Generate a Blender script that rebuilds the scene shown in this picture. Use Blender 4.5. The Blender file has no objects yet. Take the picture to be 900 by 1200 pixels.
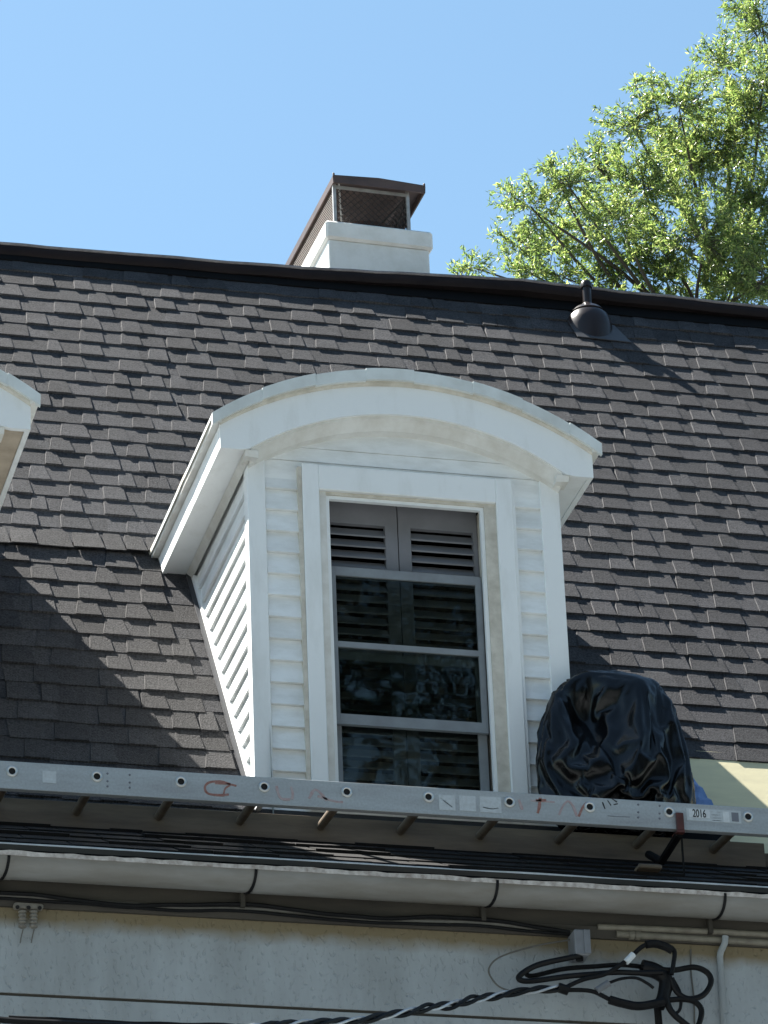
import bpy, math, random
from mathutils import Vector, Matrix, noise
random.seed(7)
SC = bpy.context.scene
COL = SC.collection

# ------------------------------------------------------------------ camera
F_PX, PITCH, YAW, ROLL = 4966.7, 0.45908, 0.26282, 0.04097       # focal length in pixels of a 900 x 1200 picture
CAM = Vector((0.0, 0.0, 1.6))
cy_, sy_, cp_, sp_ = math.cos(YAW), math.sin(YAW), math.cos(PITCH), math.sin(PITCH)
fwd = Vector((sy_ * cp_, cy_ * cp_, sp_)); right0 = Vector((cy_, -sy_, 0)); down0 = fwd.cross(right0)
c_, s_ = math.cos(ROLL), math.sin(ROLL)
RIGHT = c_ * right0 + s_ * down0
DOWN = -s_ * right0 + c_ * down0
cam_d = bpy.data.cameras.new("camera"); cam = bpy.data.objects.new("camera", cam_d); COL.objects.link(cam)
cam_d.sensor_fit = 'VERTICAL'; cam_d.sensor_height = 36.0; cam_d.lens = F_PX / 1200 * 36.0
cam_d.clip_start = 0.1; cam_d.clip_end = 3000
m3 = Matrix((RIGHT, -DOWN, -fwd)).transposed()
cam.matrix_world = Matrix.Translation(CAM) @ m3.to_4x4()
SC.camera = cam

# ------------------------------------------------------------------ sky, sun, exposure
SUN = Vector((0.386, -0.414, -0.824)).normalized()                # the way the sunlight travels
W = bpy.data.worlds.new("World"); SC.world = W; W.use_nodes = True
wn = W.node_tree; bg = wn.nodes["Background"]
sky = wn.nodes.new("ShaderNodeTexSky"); sky.sky_type = 'NISHITA'; sky.sun_disc = False
sky.sun_elevation = math.asin(-SUN.z); sky.sun_rotation = math.atan2(-SUN.x, -SUN.y)
sky.air_density = 1.0; sky.dust_density = 0.4; sky.ozone_density = 0.0
wb = wn.nodes.new("ShaderNodeMix"); wb.data_type = 'RGBA'; wb.blend_type = 'MULTIPLY'; wb.inputs[0].default_value = 1.0
wn.links.new(sky.outputs[0], wb.inputs[6]); wb.inputs[7].default_value = (0.93, 1.08, 1.02, 1)      # the camera's white balance
wn.links.new(wb.outputs[2], bg.inputs[0]); bg.inputs[1].default_value = 0.050
sun_d = bpy.data.lights.new("sun", 'SUN'); sun = bpy.data.objects.new("sun", sun_d); COL.objects.link(sun)
sun_d.energy = 5.0; sun_d.angle = math.radians(0.5); sun_d.color = (1.0, 0.955, 0.88)
sun.rotation_euler = SUN.to_track_quat('-Z', 'Y').to_euler(); sun.location = (0, 20, 30)
SC.view_settings.view_transform = 'Standard'; SC.view_settings.look = 'None'
SC.view_settings.gamma = 1.0; SC.view_settings.use_curve_mapping = False
SC.view_settings.exposure = 2.05

# ------------------------------------------------------------------ helpers
def at(x, y, Y):
    """the point of the vertical plane y = Y that stands at pixel (x, y) of the 900 x 1200 picture"""
    v = fwd + RIGHT * ((x - 450) / F_PX) + DOWN * ((y - 600) / F_PX)
    return CAM + v * ((Y - CAM.y) / v.y)

def proj(P):
    q = P - CAM; k = F_PX / q.dot(fwd)
    return 450 + k * q.dot(RIGHT), 600 + k * q.dot(DOWN)

class MB:
    def __init__(self): self.v = []; self.f = []
    def add(self, vs, fs):
        b = len(self.v); self.v += [Vector(p) for p in vs]; self.f += [tuple(b + i for i in f) for f in fs]; return self
    def box(self, x0, x1, y0, y1, z0, z1):
        vs = [(x, y, z) for z in (z0, z1) for y in (y0, y1) for x in (x0, x1)]
        return self.add(vs, [(0, 2, 3, 1), (4, 5, 7, 6), (0, 1, 5, 4), (1, 3, 7, 5), (3, 2, 6, 7), (2, 0, 4, 6)])
    def prism(self, A, B):
        """two matching outlines joined by sides"""
        n = len(A); vs = list(A) + list(B)
        return self.add(vs, [tuple(range(n))[::-1], tuple(range(n, 2 * n))] + [(i, (i + 1) % n, n + (i + 1) % n, n + i) for i in range(n)])
    def sweep(self, path, prof, closed=True):
        """prof(k, point) gives the ring of points at each path point"""
        rings = [prof(k, p) for k, p in enumerate(path)]; n = len(rings[0]); b = len(self.v)
        for r in rings: self.v += [Vector(q) for q in r]
        for i in range(len(rings) - 1):
            for j in range(n if closed else n - 1):
                k = (j + 1) % n
                self.f.append((b + i * n + j, b + i * n + k, b + (i + 1) * n + k, b + (i + 1) * n + j))
        if closed:
            self.f.append(tuple(b + j for j in range(n))[::-1]); self.f.append(tuple(b + (len(rings) - 1) * n + j for j in range(n)))
        return self
    def tube(self, pts, r, n=8, r1=None):
        pts = [Vector(p) for p in pts]; N = len(pts)
        tang = [(pts[min(i + 1, N - 1)] - pts[max(i - 1, 0)]).normalized() for i in range(N)]
        up = Vector((0.13, 0.2, 0.97))
        if abs(up.dot(tang[0])) > 0.9: up = Vector((1, 0, 0.1))
        frames = []
        for t in tang:
            a = (up - t * up.dot(t)).normalized(); up = a; frames.append((a, t.cross(a)))
        def ring(k, p):
            rr = r if r1 is None else r + (r1 - r) * k / max(1, N - 1)
            a, b = frames[k]
            return [p + (a * math.cos(2 * math.pi * j / n) + b * math.sin(2 * math.pi * j / n)) * rr for j in range(n)]
        return self.sweep(pts, ring)
    def lathe(self, c, prof, n=24, axis=Vector((0, 0, 1))):
        c = Vector(c); ax = axis.normalized(); a = ax.orthogonal().normalized(); b = ax.cross(a)
        def ring(k, p):
            rr, h = p
            return [c + ax * h + (a * math.cos(2 * math.pi * j / n) + b * math.sin(2 * math.pi * j / n)) * max(rr, 1e-4) for j in range(n)]
        return self.sweep(prof, ring)
    def build(self, name, mat, parent=None, smooth=False, label=None, bevel=0):
        org = parent.matrix_basis.translation if (parent is not None and parent.parent is None) else (parent.parent.matrix_basis.translation if parent is not None else Vector())
        me = bpy.data.meshes.new(name)
        me.from_pydata([tuple(p - org) for p in self.v], [], self.f); me.update()
        import bmesh
        bm = bmesh.new(); bm.from_mesh(me); bmesh.ops.recalc_face_normals(bm, faces=bm.faces); bm.to_mesh(me); bm.free()
        if smooth:
            for p in me.polygons: p.use_smooth = True
        me.materials.append(mat)
        o = bpy.data.objects.new(name, me); COL.objects.link(o)
        if parent is not None: o.parent = parent
        if smooth:
            md = o.modifiers.new("edges", 'EDGE_SPLIT'); md.split_angle = math.radians(38)
        if bevel:
            md = o.modifiers.new("bevel", 'BEVEL'); md.width = bevel; md.segments = 1; md.limit_method = 'ANGLE'
        if label: o["label"] = label
        return o

def thing(name, label, cat, loc=(0, 0, 0), group=None):
    o = bpy.data.objects.new(name, None); COL.objects.link(o); o.location = loc; o.empty_display_size = 0.1
    o.matrix_basis = Matrix.Translation(Vector(loc))
    return tag(o, label, cat, group)

def tag(o, label, cat, group=None, kind=None):
    o["label"] = label; o["category"] = cat
    if group: o["group"] = group
    if kind: o["kind"] = kind
    return o

def smooth_path(pts, n=6):
    """Catmull-Rom through the points"""
    P = [Vector(p) for p in pts]; P = [2 * P[0] - P[1]] + P + [2 * P[-1] - P[-2]]; out = []
    for i in range(1, len(P) - 2):
        for k in range(n):
            t = k / n; a, b, c, d = P[i - 1], P[i], P[i + 1], P[i + 2]
            out.append(0.5 * ((2 * b) + (c - a) * t + (2 * a - 5 * b + 4 * c - d) * t * t + (3 * b - a - 3 * c + d) * t ** 3))
    out.append(P[-2]); return out

# ------------------------------------------------------------------ materials
def mat(name, col, rough=0.6, col2=None, scale=6.0, bump=0.0, bscale=120.0, metal=0.0, spec=0.5, stretch=None, piece=0.0, fine=0.0, fscale=300, lo=0.35, hi=0.7, coat=0):
    m = bpy.data.materials.new(name); m.use_nodes = True; t = m.node_tree; N = t.nodes; L = t.links
    b = N["Principled BSDF"]; b.inputs["Roughness"].default_value = rough; b.inputs["Metallic"].default_value = metal
    b.inputs["Specular IOR Level"].default_value = spec
    tc = N.new("ShaderNodeTexCoord"); src = tc.outputs["Object"]
    if stretch:
        mp = N.new("ShaderNodeMapping"); mp.inputs["Scale"].default_value = stretch; L.new(src, mp.inputs[0]); src2 = mp.outputs[0]
    else: src2 = src
    nz = N.new("ShaderNodeTexNoise"); nz.inputs["Scale"].default_value = scale; nz.inputs["Detail"].default_value = 6; nz.inputs["Roughness"].default_value = 0.62
    L.new(src2, nz.inputs["Vector"])
    mr = N.new("ShaderNodeMapRange"); mr.inputs[1].default_value = lo; mr.inputs[2].default_value = hi; L.new(nz.outputs[0], mr.inputs[0])
    mx = N.new("ShaderNodeMix"); mx.data_type = 'RGBA'; L.new(mr.outputs[0], mx.inputs[0])
    mx.inputs[6].default_value = (*col, 1); mx.inputs[7].default_value = (*(col2 or tuple(0.8 * c for c in col)), 1)
    out = mx.outputs[2]
    if fine:
        fz = N.new("ShaderNodeTexNoise"); fz.inputs["Scale"].default_value = fscale; fz.inputs["Detail"].default_value = 2; L.new(src, fz.inputs["Vector"])
        fr = N.new("ShaderNodeMapRange"); fr.inputs[1].default_value = 0.3; fr.inputs[2].default_value = 0.7; fr.inputs[3].default_value = 1 - fine; fr.inputs[4].default_value = 1 + fine
        L.new(fz.outputs[0], fr.inputs[0])
        mm = N.new("ShaderNodeMix"); mm.data_type = 'RGBA'; mm.blend_type = 'MULTIPLY'; mm.inputs[0].default_value = 1
        L.new(out, mm.inputs[6]); L.new(fr.outputs[0], mm.inputs[7]); out = mm.outputs[2]
    if piece:
        oi = N.new("ShaderNodeObjectInfo"); ge = N.new("ShaderNodeNewGeometry")
        ad = N.new("ShaderNodeMath"); L.new(oi.outputs["Random"], ad.inputs[0]); L.new(ge.outputs["Random Per Island"], ad.inputs[1])
        fr = N.new("ShaderNodeMath"); fr.operation = 'FRACT'; L.new(ad.outputs[0], fr.inputs[0])
        hr = N.new("ShaderNodeMapRange"); hr.inputs[3].default_value = 1 - piece; hr.inputs[4].default_value = 1 + piece; L.new(fr.outputs[0], hr.inputs[0])
        hs = N.new("ShaderNodeHueSaturation"); L.new(out, hs.inputs["Color"]); L.new(hr.outputs[0], hs.inputs["Value"])
        m2 = N.new("ShaderNodeMath"); m2.operation = 'MULTIPLY'; m2.inputs[1].default_value = 7.31; L.new(fr.outputs[0], m2.inputs[0])
        f2 = N.new("ShaderNodeMath"); f2.operation = 'FRACT'; L.new(m2.outputs[0], f2.inputs[0])
        h2 = N.new("ShaderNodeMapRange"); h2.inputs[3].default_value = 0.485; h2.inputs[4].default_value = 0.515; L.new(f2.outputs[0], h2.inputs[0]); L.new(h2.outputs[0], hs.inputs["Hue"])
        out = hs.outputs[0]
    L.new(out, b.inputs["Base Color"])
    if bump:
        bz = N.new("ShaderNodeTexNoise"); bz.inputs["Scale"].default_value = bscale; bz.inputs["Detail"].default_value = 3; L.new(src, bz.inputs["Vector"])
        bp = N.new("ShaderNodeBump"); bp.inputs["Strength"].default_value = bump; bp.inputs["Distance"].default_value = 0.004; L.new(bz.outputs[0], bp.inputs["Height"]); L.new(bp.outputs[0], b.inputs["Normal"])
    if coat: b.inputs["Coat Weight"].default_value = coat
    return m

M = {}
M['shingle'] = mat('asphalt_shingle', (0.048, 0.0480, 0.0520), 0.75, (0.034, 0.0340, 0.037), 9, 1.0, 190, spec=0.10, piece=0.24, fine=0.5, fscale=130)
M['shingle_tan'] = mat('asphalt_shingle_weathered', (0.052, 0.0505, 0.0515), 0.75, (0.036, 0.0352, 0.036), 9, 1.0, 190, spec=0.10, piece=0.24, fine=0.5, fscale=130)
M['tar'] = mat('tarred_shingle', (0.006, 0.0058, 0.006), 0.7, (0.003, 0.003, 0.0032), 12, 0.5, 200, spec=0.2, piece=0.3)  # near-black shingle tone for the eave strip
M['felt'] = mat('roofing_felt', (0.004, 0.004, 0.0045), 0.9, spec=0.1)  # felt of the decks, also the black of pieces standing in for shade
M['edge'] = mat('brown_edge_metal', (0.018, 0.013, 0.013), 0.6, (0.010, 0.008, 0.009), 5, spec=0.1, bump=0.1, bscale=30)
M['membrane'] = mat('roof_membrane', (0.12, 0.115, 0.115), 0.8, (0.07, 0.065, 0.065), 5)
M['roll'] = mat('grey_edge_roll', (0.22, 0.205, 0.21), 0.6, (0.10, 0.09, 0.095), 14)
M['white'] = mat('white_paint', (0.83, 0.85, 0.85), 0.5, (0.68, 0.69, 0.67), 5, 0.2, 60, stretch=(1.8, 1.8, 0.5), lo=0.52, hi=0.85)
M['board'] = mat('white_clapboard_paint', (0.83, 0.85, 0.85), 0.55, (0.65, 0.66, 0.64), 8, 0.3, 70, stretch=(0.8, 0.8, 2.4), piece=0.06, lo=0.42, hi=0.78)
M['cream'] = mat('cream_weathered_paint', (0.66, 0.62, 0.54), 0.6, (0.44, 0.40, 0.33), 14, 0.2, 90, lo=0.4, hi=0.75)
M['mould'] = mat('aged_white_moulding', (0.76, 0.755, 0.72), 0.6, (0.60, 0.575, 0.52), 10, 0.15, 80)
M['dormer_roof'] = mat('pale_painted_roof_metal', (0.72, 0.76, 0.755), 0.45, (0.56, 0.58, 0.56), 6, 0.1, 60)
M['soffit_tan'] = mat('tan_weathered_soffit', (0.55, 0.47, 0.37), 0.7, (0.36, 0.29, 0.22), 6, 0.2, 60)  # sunlight reflected onto the soffit, put into the colour as tan
M['shutter'] = mat('grey_shutter_paint', (0.20, 0.20, 0.215), 0.6, (0.16, 0.16, 0.17), 6)
M['sash'] = mat('grey_sash_aluminium', (0.24, 0.265, 0.285), 0.5, (0.19, 0.20, 0.215), 10)
M['room'] = mat('dark_room', (0.006, 0.006, 0.006), 0.9, spec=0.1)
M['chimney'] = mat('white_chimney_paint', (0.80, 0.80, 0.77), 0.7, (0.64, 0.63, 0.58), 6, 0.7, 35, lo=0.42, hi=0.75)
M['copper'] = mat('brown_cap_metal', (0.10, 0.066, 0.056), 0.5, (0.06, 0.042, 0.038), 8, metal=0.15, bump=0.1, bscale=40)
M['steel'] = mat('galvanised_steel', (0.50, 0.49, 0.47), 0.45, (0.32, 0.30, 0.28), 14, metal=0.5)
M['rust_wire'] = mat('rusty_wire_mesh', (0.075, 0.05, 0.04), 0.7, (0.04, 0.03, 0.025), 10)  # lighter brown copy of the mesh: sun from the left put into colour
M['wire'] = mat('dark_wire_mesh', (0.022, 0.018, 0.017), 0.6)
M['flue'] = mat('rusty_flue', (0.09, 0.045, 0.033), 0.8, (0.04, 0.025, 0.02), 8)
M['vent'] = mat('dark_vent_metal', (0.020, 0.014, 0.014), 0.3, (0.013, 0.010, 0.0105), 12, spec=0.3)
M['lead'] = mat('grey_flashing', (0.055, 0.057, 0.065), 0.5, (0.035, 0.037, 0.042), 10, spec=0.3)
M['lead_dark'] = mat('dark_apron_metal', (0.03, 0.03, 0.033), 0.6, (0.02, 0.02, 0.022), 10)  # dark tone that stands for shade at the dormer foot
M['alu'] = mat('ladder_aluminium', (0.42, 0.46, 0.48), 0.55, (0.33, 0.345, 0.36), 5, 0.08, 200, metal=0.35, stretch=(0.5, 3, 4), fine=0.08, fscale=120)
M['alu_in'] = mat('dull_ladder_aluminium', (0.150, 0.118, 0.085), 0.5, (0.080, 0.063, 0.047), 6, 0.1, 150, spec=0.2, stretch=(0.4, 3, 3))  # darker warm copy of the ladder metal: shade and bounce put into colour
M['ring'] = mat('bright_rivet_ring', (0.62, 0.62, 0.60), 0.35, (0.45, 0.45, 0.44), 20, metal=0.7)
M['hole'] = mat('dark_hole', (0.008, 0.008, 0.008), 0.9)
M['red'] = mat('red_paint', (0.085, 0.022, 0.018), 0.6, (0.05, 0.016, 0.014), 20)
M['redmark'] = mat('rust_red_marker', (0.22, 0.085, 0.065), 0.7, (0.33, 0.20, 0.18), 60)
M['redfade'] = mat('faded_red_marker', (0.33, 0.235, 0.235), 0.7, (0.40, 0.36, 0.37), 50)
M['sticker'] = mat('white_sticker', (0.62, 0.66, 0.68), 0.5, (0.50, 0.53, 0.55), 40)
M['oldsticker'] = mat('faded_sticker', (0.48, 0.53, 0.56), 0.55, (0.40, 0.43, 0.45), 60)
M['ink'] = mat('black_print', (0.012, 0.012, 0.015), 0.6)
M['greyink'] = mat('grey_print', (0.16, 0.17, 0.20), 0.6)
M['gutter'] = mat('grey_gutter_paint', (0.215, 0.215, 0.205), 0.5, (0.125, 0.112, 0.09), 4, 0.1, 60, stretch=(0.5, 2, 2))
M['gutlip'] = mat('worn_gutter_lip', (0.55, 0.51, 0.47), 0.6, (0.25, 0.21, 0.18), 40, 0.4, 90)  # paler than the gutter: sun along the lip put into the colour
M['drip'] = mat('white_drip_edge', (0.88, 0.86, 0.84), 0.3, (0.70, 0.67, 0.64), 22)  # whitened to stand for sunlight along the edge
M['black'] = mat('black_rubber', (0.0025, 0.0025, 0.003), 0.55, (0.006, 0.006, 0.0065), 30, spec=0.22)
M['plastic'] = mat('black_bag_plastic', (0.0025, 0.0025, 0.003), 0.24, (0.003, 0.003, 0.0035), 12, 0.12, 40, spec=0.32)
M['tarp'] = mat('blue_tarp', (0.10, 0.19, 0.42), 0.5, (0.14, 0.25, 0.50), 20)
M['ply'] = mat('yellow_roof_boarding', (0.66, 0.60, 0.38), 0.8, (0.56, 0.51, 0.33), 4, 0.1, 90, stretch=(1, 1, 4))
M['fascia'] = mat('tan_fascia_paint', (0.050, 0.043, 0.032), 0.75, (0.025, 0.022, 0.017), 7, 0.2, 70, stretch=(0.5, 2, 2.5))
M['pipe_paint'] = mat('cream_painted_pipe', (0.20, 0.185, 0.145), 0.6, (0.125, 0.11, 0.085), 18)
M['pipe_grey'] = mat('grey_painted_cable', (0.12, 0.115, 0.10), 0.6, (0.075, 0.07, 0.06), 18)
M['greybox'] = mat('grey_plastic_box', (0.17, 0.18, 0.195), 0.5, (0.13, 0.135, 0.145), 14)
M['alu_wire'] = mat('bare_aluminium_wire', (0.55, 0.56, 0.58), 0.4, (0.36, 0.37, 0.39), 40, metal=0.4)
M['porcelain'] = mat('stained_porcelain', (0.20, 0.185, 0.155), 0.4, (0.11, 0.10, 0.085), 40)
M['grass'] = mat('worn_paving', (0.165, 0.18, 0.187), 0.9, (0.125, 0.137, 0.143), 0.6)
M['bark'] = mat('bark', (0.075, 0.062, 0.05), 0.9, (0.045, 0.038, 0.032), 10, 0.5, 40)

def wall_material():
    m = mat('blue_grey_stucco', (0.335, 0.365, 0.38), 0.8, (0.26, 0.28, 0.285), 3.2, 0.0, spec=0.3, stretch=(2.2, 1, 0.45))
    t = m.node_tree; N = t.nodes; L = t.links; b = N["Principled BSDF"]
    tc = N.new("ShaderNodeTexCoord"); mp = N.new("ShaderNodeMapping"); mp.inputs["Scale"].default_value = (1.5, 1, 0.85); L.new(tc.outputs["Object"], mp.inputs[0])
    n1 = N.new("ShaderNodeTexNoise"); n1.inputs["Scale"].default_value = 42; n1.inputs["Detail"].default_value = 3; n1.inputs["Roughness"].default_value = 0.5; L.new(mp.outputs[0], n1.inputs["Vector"])
    r1 = N.new("ShaderNodeMapRange"); r1.inputs[1].default_value = 0.30; r1.inputs[2].default_value = 0.44; L.new(n1.outputs[0], r1.inputs[0])
    bp = N.new("ShaderNodeBump"); bp.inputs["Strength"].default_value = 0.75; bp.inputs["Distance"].default_value = 0.004; L.new(r1.outputs[0], bp.inputs["Height"]); L.new(bp.outputs[0], b.inputs["Normal"])
    # brown damp stain that hangs below the fascia, with its own ragged edge
    sp = N.new("ShaderNodeSeparateXYZ"); L.new(tc.outputs["Object"], sp.inputs[0])
    n2 = N.new("ShaderNodeTexNoise"); n2.inputs["Scale"].default_value = 7; n2.inputs["Detail"].default_value = 5; L.new(tc.outputs["Object"], n2.inputs["Vector"])
    a = N.new("ShaderNodeMath"); a.operation = 'MULTIPLY_ADD'; a.inputs[1].default_value = 0.075; L.new(n2.outputs[0], a.inputs[0]); L.new(sp.outputs[2], a.inputs[2])
    r2 = N.new("ShaderNodeMapRange"); r2.inputs[1].default_value = 6.855; r2.inputs[2].default_value = 6.905; L.new(a.outputs[0], r2.inputs[0])
    mx = N.new("ShaderNodeMix"); mx.data_type = 'RGBA'; L.new(r2.outputs[0], mx.inputs[0])
    old = b.inputs["Base Color"].links[0].from_socket; L.new(old, mx.inputs[6]); mx.inputs[7].default_value = (0.19, 0.155, 0.095, 1)
    L.new(mx.outputs[2], b.inputs["Base Color"])
    return m
M['wall'] = wall_material()

def glass_material():
    m = bpy.data.materials.new('window_glass'); m.use_nodes = True; t = m.node_tree; N = t.nodes; L = t.links
    for n in list(N): N.remove(n)
    o = N.new("ShaderNodeOutputMaterial"); tr = N.new("ShaderNodeBsdfTransparent"); tr.inputs[0].default_value = (0.66, 0.70, 0.68, 1)
    gl = N.new("ShaderNodeBsdfGlossy"); gl.inputs["Roughness"].default_value = 0.03; gl.inputs[0].default_value = (0.9, 0.92, 0.9, 1)
    tc = N.new("ShaderNodeTexCoord"); nz = N.new("ShaderNodeTexNoise"); nz.inputs["Scale"].default_value = 5; L.new(tc.outputs["Object"], nz.inputs["Vector"])
    bp = N.new("ShaderNodeBump"); bp.inputs["Strength"].default_value = 0.15; bp.inputs["Distance"].default_value = 0.02; L.new(nz.outputs[0], bp.inputs["Height"]); L.new(bp.outputs[0], gl.inputs["Normal"])
    fr = N.new("ShaderNodeFresnel"); fr.inputs[0].default_value = 1.42
    mx = N.new("ShaderNodeMixShader"); L.new(fr.outputs[0], mx.inputs[0]); L.new(tr.outputs[0], mx.inputs[1]); L.new(gl.outputs[0], mx.inputs[2]); L.new(mx.outputs[0], o.inputs[0])
    return m
M['glass'] = glass_material()

def leaf_material():
    m = bpy.data.materials.new('willow_leaf'); m.use_nodes = True; t = m.node_tree; N = t.nodes; L = t.links
    b = N["Principled BSDF"]; o = N["Material Output"]; b.inputs["Roughness"].default_value = 0.36; b.inputs["Specular IOR Level"].default_value = 0.9
    ge = N.new("ShaderNodeNewGeometry"); cr = N.new("ShaderNodeValToRGB"); L.new(ge.outputs["Random Per Island"], cr.inputs[0])
    e = cr.color_ramp.elements; e[0].color = (0.030, 0.052, 0.012, 1); e[1].color = (0.20, 0.225, 0.075, 1)
    x = cr.color_ramp.elements.new(0.55); x.color = (0.085, 0.125, 0.034, 1)
    L.new(cr.outputs[0], b.inputs["Base Color"])
    tl = N.new("ShaderNodeBsdfTranslucent"); hs = N.new("ShaderNodeHueSaturation"); hs.inputs["Value"].default_value = 2.9; hs.inputs["Saturation"].default_value = 1.05
    L.new(cr.outputs[0], hs.inputs["Color"]); L.new(hs.outputs[0], tl.inputs[0])
    mx = N.new("ShaderNodeMixShader"); mx.inputs[0].default_value = 0.5; L.new(b.outputs[0], mx.inputs[1]); L.new(tl.outputs[0], mx.inputs[2]); L.new(mx.outputs[0], o.inputs[0])
    return m
M['leaf'] = leaf_material()

# ------------------------------------------------------------------ main measures (metres)
YL = 13.709                 # face of the ladder's near rail
YD = 14.30                  # face of the dormer front wall
SL = math.radians(54)       # pitch of the main roof
FOOT = Vector((0, YD, 7.647))
UX, UU, UN = Vector((1, 0, 0)), Vector((0, math.cos(SL), math.sin(SL))), Vector((0, -math.sin(SL), math.cos(SL)))
def RP(x, u, h=0.0): return FOOT + UX * x + UU * u + UN * h
def roof_y(z): return YD + (z - FOOT.z) / math.tan(SL)
def roof_hit(x, y, h=0.0):
    v = fwd + RIGHT * ((x - 450) / F_PX) + DOWN * ((y - 600) / F_PX)
    P = CAM + v * ((FOOT + UN * h - CAM).dot(UN) / v.dot(UN)); return P
DX = -2.245                 # the other dormer stands this far along
CX = 3.932                  # centre line of the dormer
HW = 0.630                  # half its wall width
X0, X1 = -0.4, 9.4          # ends of the house
U_TOP = 4.80

# ------------------------------------------------------------------ ground
g = MB().add([(-900, -900, 0), (900, -900, 0), (900, 900, 0), (-900, 900, 0)], [(0, 1, 2, 3)]).build('ground', M['grass'])
g["kind"] = "structure"; g["label"] = "grey worn paving around the house"

# ------------------------------------------------------------------ house wall
YW = 13.56
hw = thing('house_wall', 'blue grey stucco wall below the gutter, with a brown stained top', 'wall', (CX, YW, 0))
MB().box(X0, X1, YW, YW + 0.2, 6.592, 7.13).build('stucco_panel', M['wall'], hw)
MB().box(X0, X1, YW, YW + 0.2, 0.0, 6.580).build('stucco_panel', M['wall'], hw)
MB().box(X0, X1, YW + 0.006, YW + 0.19, 6.579, 6.593).build('joint_strip', M['fascia'], hw)
MB().box(X0, X0 + 0.2, YW + 0.21, 22.0, 0, 7.1).build('wall', M['wall'], hw)
MB().box(X1 - 0.2, X1, YW + 0.21, 22.0, 0, 7.1).build('wall', M['wall'], hw)
MB().box(X0, X1, 22.0, 22.2, 0, 11.4).build('wall', M['wall'], hw)
MB().box(X0, X1, 13.532, 13.558, 6.925, 7.125).build('fascia_board', M['fascia'], hw)
MB().add([(X0, 13.526, 6.937), (X1, 13.526, 6.937), (X1, 13.545, 6.90), (X0, 13.545, 6.90), (X0, 13.558, 6.90), (X1, 13.558, 6.90), (X1, 13.558, 6.924), (X0, 13.558, 6.924)],
         [(0, 1, 2, 3), (3, 2, 5, 4), (4, 5, 6, 7), (7, 6, 1, 0)]).build('bed_moulding', M['fascia'], hw)

# ------------------------------------------------------------------ low eave roof (between gutter and main roof)
er = thing('eave_roof', 'dark low pitched shingle strip behind the gutter, under the ladder', 'eave roof', (CX, 13.56, 7.12))
SK = math.radians(28.5); SKU = Vector((0, math.cos(SK), math.sin(SK))); SKN = Vector((0, -math.sin(SK), math.cos(SK)))
SK0 = Vector((0, 13.605, 7.158))
def SP(x, u, h=0.0): return SK0 + UX * x + SKU * u + SKN * h
m = MB(); m.prism([SP(X0, -0.045, -0.014), SP(X0, 0.66, -0.012), SP(X0, 0.66, -0.05), SP(X0, -0.045, -0.05)], [SP(X1, -0.045, -0.014), SP(X1, 0.66, -0.012), SP(X1, 0.66, -0.05), SP(X1, -0.045, -0.05)])
m.build('roof_deck', M['felt'], er)
xs_ = [X0 + (X1 - X0) * i / 120 for i in range(121)]
m = MB(); m.sweep(xs_, lambda i, x: [SP(x, -0.018 + dv, hv + 0.004 * noise.noise(Vector((x * 3.0, 2.0, 0)))) for dv, hv in ((0, -0.013), (-0.005, -0.006), (0, 0.003), (0.06, 0.001), (0.06, -0.006), (0.008, -0.013))])
m.build('drip_edge', M['drip'], er)
def tab(m, P, x, u, w, L, hb, ht, tl=0.0, tr=0.0, c=(0, 0, 0, 0)):
    """one shingle tab: butt edge at u, hb high there and ht high at its upper end"""
    A = [P(x, u, hb + c[0]), P(x + w, u, hb + c[1]), P(x + w - tr, u + L, ht + c[2]), P(x + tl, u + L, ht + c[3])]
    k_ = 0.0035 if tl > 0.005 else 0.0                    # left edge splayed so a sunlit line shows along it
    B = [P(x - k_, u - 0.001, -0.004), P(x + w, u - 0.001, -0.004), P(x + w - tr, u + L, -0.004), P(x + tl - k_, u + L, -0.004)]
    m.add(A + B, [(0, 1, 2, 3), (1, 0, 4, 5), (2, 1, 5, 6), (0, 3, 7, 4)])
rs = random.Random(3)
n_e = 0
rest = MB()
for k in range(5):
    x = X0 + rs.uniform(0, 0.2)
    while x < X1 - 0.3:
        w = rs.choice((0.12, 0.16, 0.22, 0.30)); tall = rs.random() < 0.5
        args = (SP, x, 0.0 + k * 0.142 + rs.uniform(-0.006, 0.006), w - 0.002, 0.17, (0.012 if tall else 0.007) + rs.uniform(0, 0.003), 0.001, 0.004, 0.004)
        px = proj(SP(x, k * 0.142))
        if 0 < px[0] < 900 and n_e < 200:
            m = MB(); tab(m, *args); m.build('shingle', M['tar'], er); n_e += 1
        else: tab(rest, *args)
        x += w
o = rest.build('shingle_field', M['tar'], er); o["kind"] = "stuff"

# ------------------------------------------------------------------ main roof
mr_ = thing('main_roof', 'steep grey asphalt shingle roof with a dark metal top edge', 'roof', (CX, YD, 7.6))
# boarding, left open where the two dormers stand
UB, UH = -0.28, 2.15
m = MB()
def deck(x0, x1, u0, u1, h=-0.004):
    m.prism([RP(x0, u0, h), RP(x1, u0, h), RP(x1, u1, h), RP(x0, u1, h)], [RP(x0, u0, h - 0.02), RP(x1, u0, h - 0.02), RP(x1, u1, h - 0.02), RP(x0, u1, h - 0.02)])
holes = [CX + DX, CX]
deck(X0, holes[0] - 0.6, UB, UH); deck(holes[0] + 0.6, holes[1] - 0.6, UB, UH); deck(holes[1] + 0.6, X1, UB, UH); deck(X0, X1, UH + 0.001, U_TOP + 0.06)
m.build('roof_deck', M['felt'], mr_)
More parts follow.
